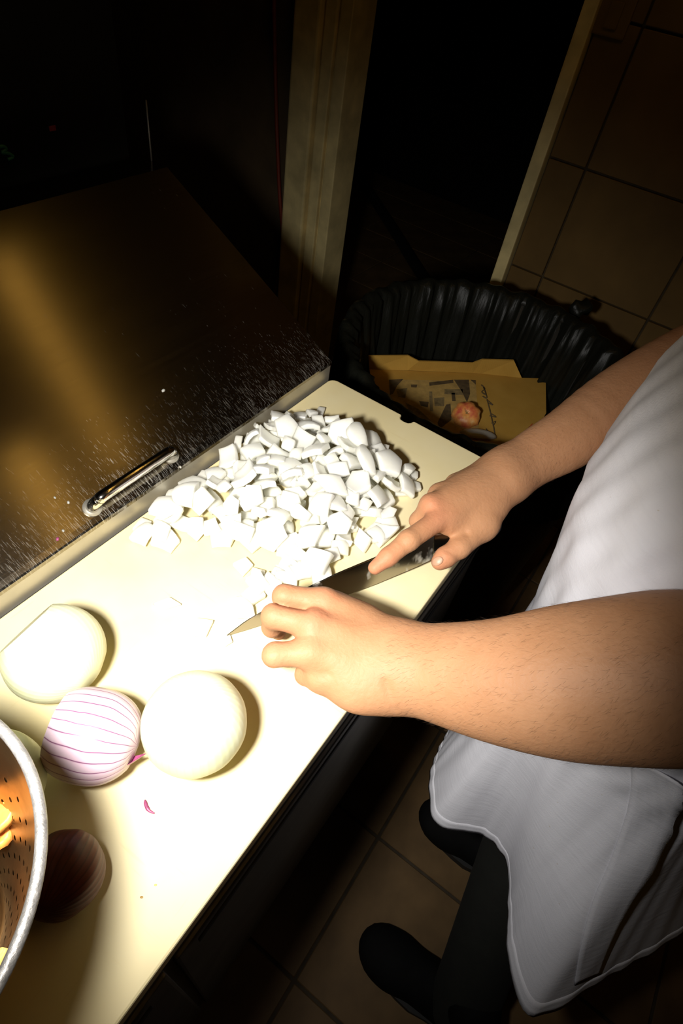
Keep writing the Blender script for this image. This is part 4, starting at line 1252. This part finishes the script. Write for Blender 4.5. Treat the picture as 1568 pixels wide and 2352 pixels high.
# ------------------------------------------------------------------ apron
def build_apron(root):
    # rings of the bib and waist, then the hem pulled into folds
    prof_z = [-.10, -.03, .04, .13, .226, .277, .34, .40]
    prof_y = [-.033, -.024, -.014, -.001, -.006, -.018, -.045, -.085]
    prof_a = [.195, .196, .198, .200, .200, .196, .185, .150]
    cx0 = .56; bdep = .145
    hem = [  # angle, x, y, z
        (20, .735, -.09, -.42), (55, .66, -.040, -.42), (85, .53, -.035, -.42), (108, .44, -.034, -.42), (122, *at(985, 1800, -.41)), (136, *at(1003, 1893, -.41)), (150, *at(1110, 1920, -.42)), (163, *at(1163, 1985, -.43)),
        (178, *at(1165, 2090, -.43)), (190, *at(1166, 2200, -.43)), (202, *at(1222, 2334, -.43)), (218, *at(1385, 2252, -.43)), (236, *at(1568, 2142, -.43)), (258, .52, -.46, -.43), (290, .62, -.40, -.43), (325, .72, -.28, -.42)]
    A = np.array([h[0] for h in hem]); Hh = np.array([h[1:] for h in hem])
    N = 260
    th = np.linspace(0, 360, N, endpoint=False)
    Aw = np.r_[A[-3:] - 360, A, A[:3] + 360]; Hw = np.concatenate([Hh[-3:], Hh, Hh[:3]])
    def hem_at(t):
        i = np.searchsorted(Aw, t) - 1; i = min(max(i, 1), len(Aw) - 3)
        u = (t - Aw[i]) / (Aw[i + 1] - Aw[i])
        p0, p1, p2, p3 = Hw[i - 1], Hw[i], Hw[i + 1], Hw[i + 2]
        return .5 * (2 * p1 + (p2 - p0) * u + (2 * p0 - 5 * p1 + 4 * p2 - p3) * u * u + (3 * p1 - p0 - 3 * p2 + p3) * u ** 3)
    ups = np.linspace(.40, -.10, 40); downs = np.linspace(0, 1, 44)[1:]
    keep = [k for k, t in enumerate(th)]
    rows = []
    def ring_pt(t, z):
        fy = np.interp(z, prof_z, prof_y); a = np.interp(z, prof_z, prof_a)
        c, s = math.cos(math.radians(t)), math.sin(math.radians(t))
        ex = 1.6 / 2
        px = cx0 + a * math.copysign(abs(c) ** ex, c); py = fy - bdep + bdep * math.copysign(abs(s) ** ex, s)
        # soft creases of the cloth across the flank
        w = .0022 * math.sin(t * .22 + z * 38) * math.exp(-((t - 165) / 45) ** 2) + .0012 * math.sin(t * .5 - z * 60)
        return np.array([px + w * c, py + w * s, z])
    V = []
    for z in ups: V += [ring_pt(t, z) for t in th]
    base = [ring_pt(t, -.10) for t in th]
    HH = [hem_at(t) for t in th]
    for d in downs:
        for k, t in enumerate(th):
            b, h = base[k], HH[k]
            e = d ** 1.25
            xy = b[:2] + (h[:2] - b[:2]) * e
            z = b[2] + (h[2] - b[2]) * d
            c, s = math.cos(math.radians(t)), math.sin(math.radians(t))
            w = .0010 * math.sin(t * .9 + d * 9 + 1.7 * math.sin(t * .17)) * d + .010 * math.sin(math.radians((t - 128) * 9 + 50 * d)) * d * (1.05 - d) * math.exp(-((t - 175) / 50) ** 2)
            if d > .93: w += .0004 * math.sin(t * 5.2 + 2 * math.sin(t * .31)) * (d - .93) / .07
            V.append((xy[0] + c * w, xy[1] + s * w, z + (.0006 * math.sin(t * 4.1 + 2 * math.sin(t * .23)) if d > .97 else 0)))
    V = np.array(V); nr = len(ups) + len(downs)
    F = [[i * N + k, i * N + (k + 1) % N, (i + 1) * N + (k + 1) % N, (i + 1) * N + k] for i in range(nr - 1) for k in range(N)]
    ap = obj('apron', V, F, 'linen', root)
    so = ap.modifiers.new('thick', 'SOLIDIFY'); so.thickness = .0016; so.offset = -1
    tree = BVHTree.FromPolygons([tuple(p) for p in V], F)
    def hit(u, v, lift=0.):
        d = Vector(ray(u, v)).normalized(); h = tree.ray_cast(Vector(CAM), d)
        if h[0] is None: return None
        n = Vector(h[1]); 
        if n.dot(d) > 0: n = -n
        return np.array(h[0] + n * lift)
    # folded hem band along the lower edge
    V2 = []; n_hem = 4; 
    tops = V.reshape(nr, N, 3)
    for k in range(N):
        cen = tops[:, k].mean(0) * 0 + np.array([.55, -.18, 0])
        for i in (nr - 4, nr - 3, nr - 2, nr - 1):
            p = tops[i, k]; o = p - np.array([cen[0], cen[1], p[2]]); o /= np.linalg.norm(o)
            V2.append(p + o * (.00015 + (.00025 if i > nr - 4 else 0)))
    F2 = [[k * 4 + i, ((k + 1) % N) * 4 + i, ((k + 1) % N) * 4 + i + 1, k * 4 + i + 1] for k in range(N) for i in range(3)]
    hb = obj('hem', V2, F2, 'linen', ap); s2 = hb.modifiers.new('thick', 'SOLIDIFY'); s2.thickness = .0003
    # side vent facing: a stitched strip with an open slit behind it
    left = [(1447, 1742), (1449, 1800), (1440, 1860), (1418, 1930), (1393, 1995), (1366, 2056), (1346, 2120), (1330, 2190), (1318, 2262)]
    right = [(1572, 1790), (1560, 1835), (1535, 1890), (1507, 1950), (1478, 2015), (1450, 2070), (1426, 2126), (1402, 2180), (1378, 2236)]
    Lp, Rp = catmull(left, 5), catmull(right, 5)
    V3 = []; ok = True; m = 7
    for i_, (a, b) in enumerate(zip(Lp, Rp)):
        fade = min(1., max(0., 3.2 * (.76 - i_ / (len(Lp) - 1))))
        for j in range(m):
            t = j / (m - 1); q = a + (b - a) * t
            p = hit(q[0], q[1], (.0006 + .014 * max(0, t - .3) ** 1.6 * fade))
            if p is None: ok = False; break
            V3.append(p)
        if not ok: break
    if ok:
        F3 = [[i * m + j, i * m + j + 1, (i + 1) * m + j + 1, (i + 1) * m + j] for i in range(len(Lp) - 1) for j in range(m - 1)]
        st = obj('side_strip', V3, F3, 'linen', ap); q = st.modifiers.new('thick', 'SOLIDIFY'); q.thickness = .0012; q.offset = 0
    # ties of the apron round the waist at the back
    return ap
apron = build_apron(person)

# ------------------------------------------------------------------ waste bin
BC = np.array([1.048, .261]); BR, BZ = .305, -.10
def build_bin():
    base = (BC[0], BC[1], FLOOR_Z)
    t = empty('waste_bin', base, 'large round dark waste bin at the end of the table', 'bin')
    V, F = lathe([(.235, .001), (.24, .012), (BR - .018, .76), (BR - .010, .765), (BR - .010, .785), (BR - .022, .785), (.225, .02), (0, .02)], 72)
    V = np.array(V) + np.array([BC[0], BC[1], FLOOR_Z]); obj('bin_body', V, F, 'bin', t)
    def ring(R, z, rr, n=72, m=8):
        V = [(BC[0] + (R + rr * math.cos(2 * math.pi * j / m)) * math.cos(2 * math.pi * i / n), BC[1] + (R + rr * math.cos(2 * math.pi * j / m)) * math.sin(2 * math.pi * i / n), z + rr * math.sin(2 * math.pi * j / m)) for i in range(n) for j in range(m)]
        return V, grid_faces(n, m, True, True)
    obj('bin_rim', *ring(BR - .014, BZ - .012, .010), 'bin', t)
    # liner: pleated black bag turned over the rim, hanging inside
    r = random.Random(5); n = 300
    ph = [r.uniform(0, 6.28) for _ in range(6)]
    V = []
    prof = [(BR + .006, -.26), (BR + .004, -.16), (BR + .002, BZ - .012), (BR - .002, BZ + .003), (BR - .014, BZ + .006), (BR - .030, BZ - .004), (BR - .036, -.17), (BR - .046, -.25), (BR - .058, -.34), (BR - .075, -.42), (.12, -.445), (.03, -.44)]
    for q, (R, z) in enumerate(prof):
        amp = [.004, .004, .002, .001, .003, .007, .010, .012, .012, .010, .004, 0][q]
        for k in range(n):
            a = 2 * math.pi * k / n
            w = amp * (.6 * math.sin(34 * a + ph[0] + z * 9) + .5 * math.sin(57 * a + ph[1] - z * 14) + .4 * math.sin(19 * a + ph[2]) + .3 * math.sin(91 * a + ph[3]))
            V.append((BC[0] + (R + w) * math.cos(a), BC[1] + (R + w) * math.sin(a), z + (.35 * w if q not in (3, 4) else .0025 * math.sin(23 * a + ph[4]) + .002 * math.sin(41 * a))))
    F = grid_faces(len(prof), n, False, True) + [[(len(prof) - 1) * n + k for k in range(n)]]
    li = obj('bin_liner', V, F, 'liner', origin=(BC[0], BC[1], -.44))
    tag(li, 'black pleated bin bag lining the waste bin', 'bin bag')
    # knotted tuft of the bag sticking out past the rim
    p = at(1330, 697, BZ + .012)
    V, F = lathe([(0, 0), (.014, .004), (.020, .016), (.013, .028), (.018, .042), (.006, .052), (0, .054)], 14, fn=lambda a, h: 1 + .3 * math.sin(3 * a + h * 90))
    V = V @ rot_to((.55, -.75, .35)).T + (p - np.array([.012, -.012, .02]))
    k = obj('knot', V, F, 'liner', li); 
build_bin()
def build_waste():
    Z0 = -.25
    def P(u, v, z=Z0): return at(u, v, z)
    # folded cardboard: main panel and turned-up flap
    root_p = P(1080, 930)
    c = empty('cardboard_box', root_p, 'flattened brown cardboard box with printed label in the bin', 'cardboard')
    main = [P(848, 848), P(1105, 858), P(1198, 868), P(1247, 869), P(1253, 878), P(1254, 948), P(1238, 978), P(1234, 986), P(1160, 1030), P(1080, 1062), P(960, 1010), P(905, 935), P(868, 890), P(852, 868)]
    poly = [(p[0], p[1]) for p in main]
    V, F = prism(poly, Z0 - .004, Z0)
    obj('main_panel', V, F, 'card', c, smooth=False)
    # flap rises from the far fold
    fb = [(848, 848), (935, 851), (960, 852), (1085, 857), (1105, 858), (1198, 868)]
    ft = [(846, 818), (937, 817), (962, 830), (1086, 834), (1108, 826), (1180, 828)]
    zt = [-.215, -.215, -.222, -.222, -.213, -.213]
    A = [P(*q) for q in fb]; B = [P(*q, z) for q, z in zip(ft, zt)]
    nrm = np.array([.78, .62, 0]) * .004
    n = len(A); V = [*A, *B, *[a + nrm for a in A], *[b + nrm for b in B]]
    F = []
    for i in range(n - 1):
        F += [[i, i + 1, n + i + 1, n + i], [2 * n + i, 3 * n + i, 3 * n + i + 1, 2 * n + i + 1], [n + i, n + i + 1, 3 * n + i + 1, 3 * n + i], [i, 2 * n + i, 2 * n + i + 1, i + 1]]
    F += [[0, n, 3 * n, 2 * n], [n - 1, 3 * n - 1, 4 * n - 1, 2 * n - 1]]
    obj('flap', V, F, 'card', c, smooth=False)
    # printed label with dark pictures and handwriting
    lab = obj('printed_label', *prism([tuple(P(*q)[:2]) for q in ((893, 872), (1092, 876), (1100, 1000), (1010, 1010), (930, 960), (893, 905))], Z0 + .0001, Z0 + .0006), 'card_label', c, smooth=False)
    def ink(quad, mat='ink', dz=.0007):
        obj('print_mark', *prism([tuple(P(*q)[:2]) for q in quad], Z0 + dz, Z0 + dz + .0003), mat, lab, smooth=False)
    ink([(893, 873), (926, 871), (912, 886), (902, 905), (895, 908)]); ink([(985, 879), (1040, 873), (1041, 880), (986, 887)], 'ink')
    ink([(1042, 873), (1076, 873), (1079, 905), (1072, 925), (1060, 900)], 'ink'); ink([(1080, 873), (1092, 874), (1092, 884)], 'ink')
    ink([(943, 884), (958, 884), (956, 891), (944, 890)]); ink([(962, 922), (984, 924), (982, 936), (966, 933)], 'ink'); ink([(996, 915), (1020, 913), (1019, 934), (998, 934)], 'ink_grey')
    ink([(910, 895), (935, 892), (930, 915), (914, 912)], 'ink_grey'); ink([(985, 900), (992, 900), (994, 945), (987, 944)], 'ink_grey'); ink([(1020, 895), (1062, 895), (1062, 908), (1020, 906)], 'ink_grey')
    ink([(1036, 903), (1044, 903), (1046, 922), (1038, 922)], 'ink'); ink([(1024, 930), (1034, 928), (1036, 965), (1010, 985), (1004, 972)], 'ink'); ink([(930, 925), (960, 940), (990, 968), (985, 985), (950, 965)], 'ink_grey')
    def scribble(path, w=.0016):
        Q = catmull([P(*q, Z0 + .0012) for q in path], 5); obj('handwriting', *tube(Q, w, 6), 'ink', c)
    scribble([(1105, 884), (1113, 893), (1106, 900), (1116, 906), (1110, 890), (1118, 914), (1108, 910)], .0013)
    scribble([(1118, 918), (1124, 940), (1129, 962), (1134, 985), (1137, 1004)], .0014)
    scribble([(1118, 918), (1131, 930), (1122, 926)], .0011); scribble([(1124, 955), (1139, 958), (1127, 950)], .0011)
    scribble([(1116, 985), (1122, 995), (1118, 1003), (1126, 1002)], .0011); scribble([(1128, 972), (1138, 968), (1132, 978)], .0010)
    obj('red_smear', *prism([tuple(P(*q)[:2]) for q in ((1213, 982), (1222, 972), (1222, 982), (1214, 990))], Z0 + .0002, Z0 + .0006), 'red_ink', c, smooth=False)
    # cut-off onion bottom with roots
    p = P(1067, 962); ax = (CAM - p); ax = ax / np.linalg.norm(ax) + np.array([0, 0, .5]); ax /= np.linalg.norm(ax)
    R = .030
    V, F = lathe([(0, .0), (.75, .02), (1, .25), (.95, .5), (.7, .72), (.35, .82), (.2, .78), (0, .70)], 26, fn=lambda a, h: 1 + .06 * math.sin(7 * a) + .04 * math.sin(11 * a + 2))
    V = (V * R) @ rot_to(ax).T + p + np.array([0, 0, .006])
    sc = empty('onion_root_end', p, 'red and yellow onion root end lying on the cardboard', 'onion scrap')
    obj('scrap_body', V, F, 'scrap', sc, sharp=50)
    rc = p + np.array([0, 0, .006]) + ax * R * .78; r = random.Random(9)
    for k in range(9):
        d = ax + np.array([r.gauss(0, .6), r.gauss(0, .6), r.gauss(0, .3)]); d /= np.linalg.norm(d)
        obj('root', *tube([rc, rc + d * .004, rc + d * .007 + np.array([r.gauss(0, .002)] * 3)], [.0009, .0006, .0002], 5), 'root', sc)
    # pale curved onion peel in front
    ctr = P(1096, 1003); V = []
    nu, nv = 12, 7
    for lay in (0, .0015):
        for i in range(nu):
            for j in range(nv):
                a = math.pi * i / (nu - 1); b = (j / (nv - 1) - .5) * math.pi * .8
                x = .040 * math.cos(a); w = .016 * math.sin(a) * math.sin(b); z = (.012 - lay) * math.sin(a) * math.cos(b)
                V.append(ctr + np.array([.55, -.83, 0]) * x + np.array([.83, .55, 0]) * w + np.array([0, 0, z + .004]))
    g = nu * nv; F = [[i * nv + j, (i + 1) * nv + j, (i + 1) * nv + j + 1, i * nv + j + 1] for i in range(nu - 1) for j in range(nv - 1)]
    F = F + [[g + q for q in f][::-1] for f in F]
    for i in range(nu - 1):
        F += [[i * nv, g + i * nv, g + (i + 1) * nv, (i + 1) * nv], [i * nv + nv - 1, (i + 1) * nv + nv - 1, g + (i + 1) * nv + nv - 1, g + i * nv + nv - 1]]
    tag(obj('onion_peel', V, F, 'onion', origin=ctr), 'pale curved onion peel beside the root end in the bin', 'onion scrap')
build_waste()
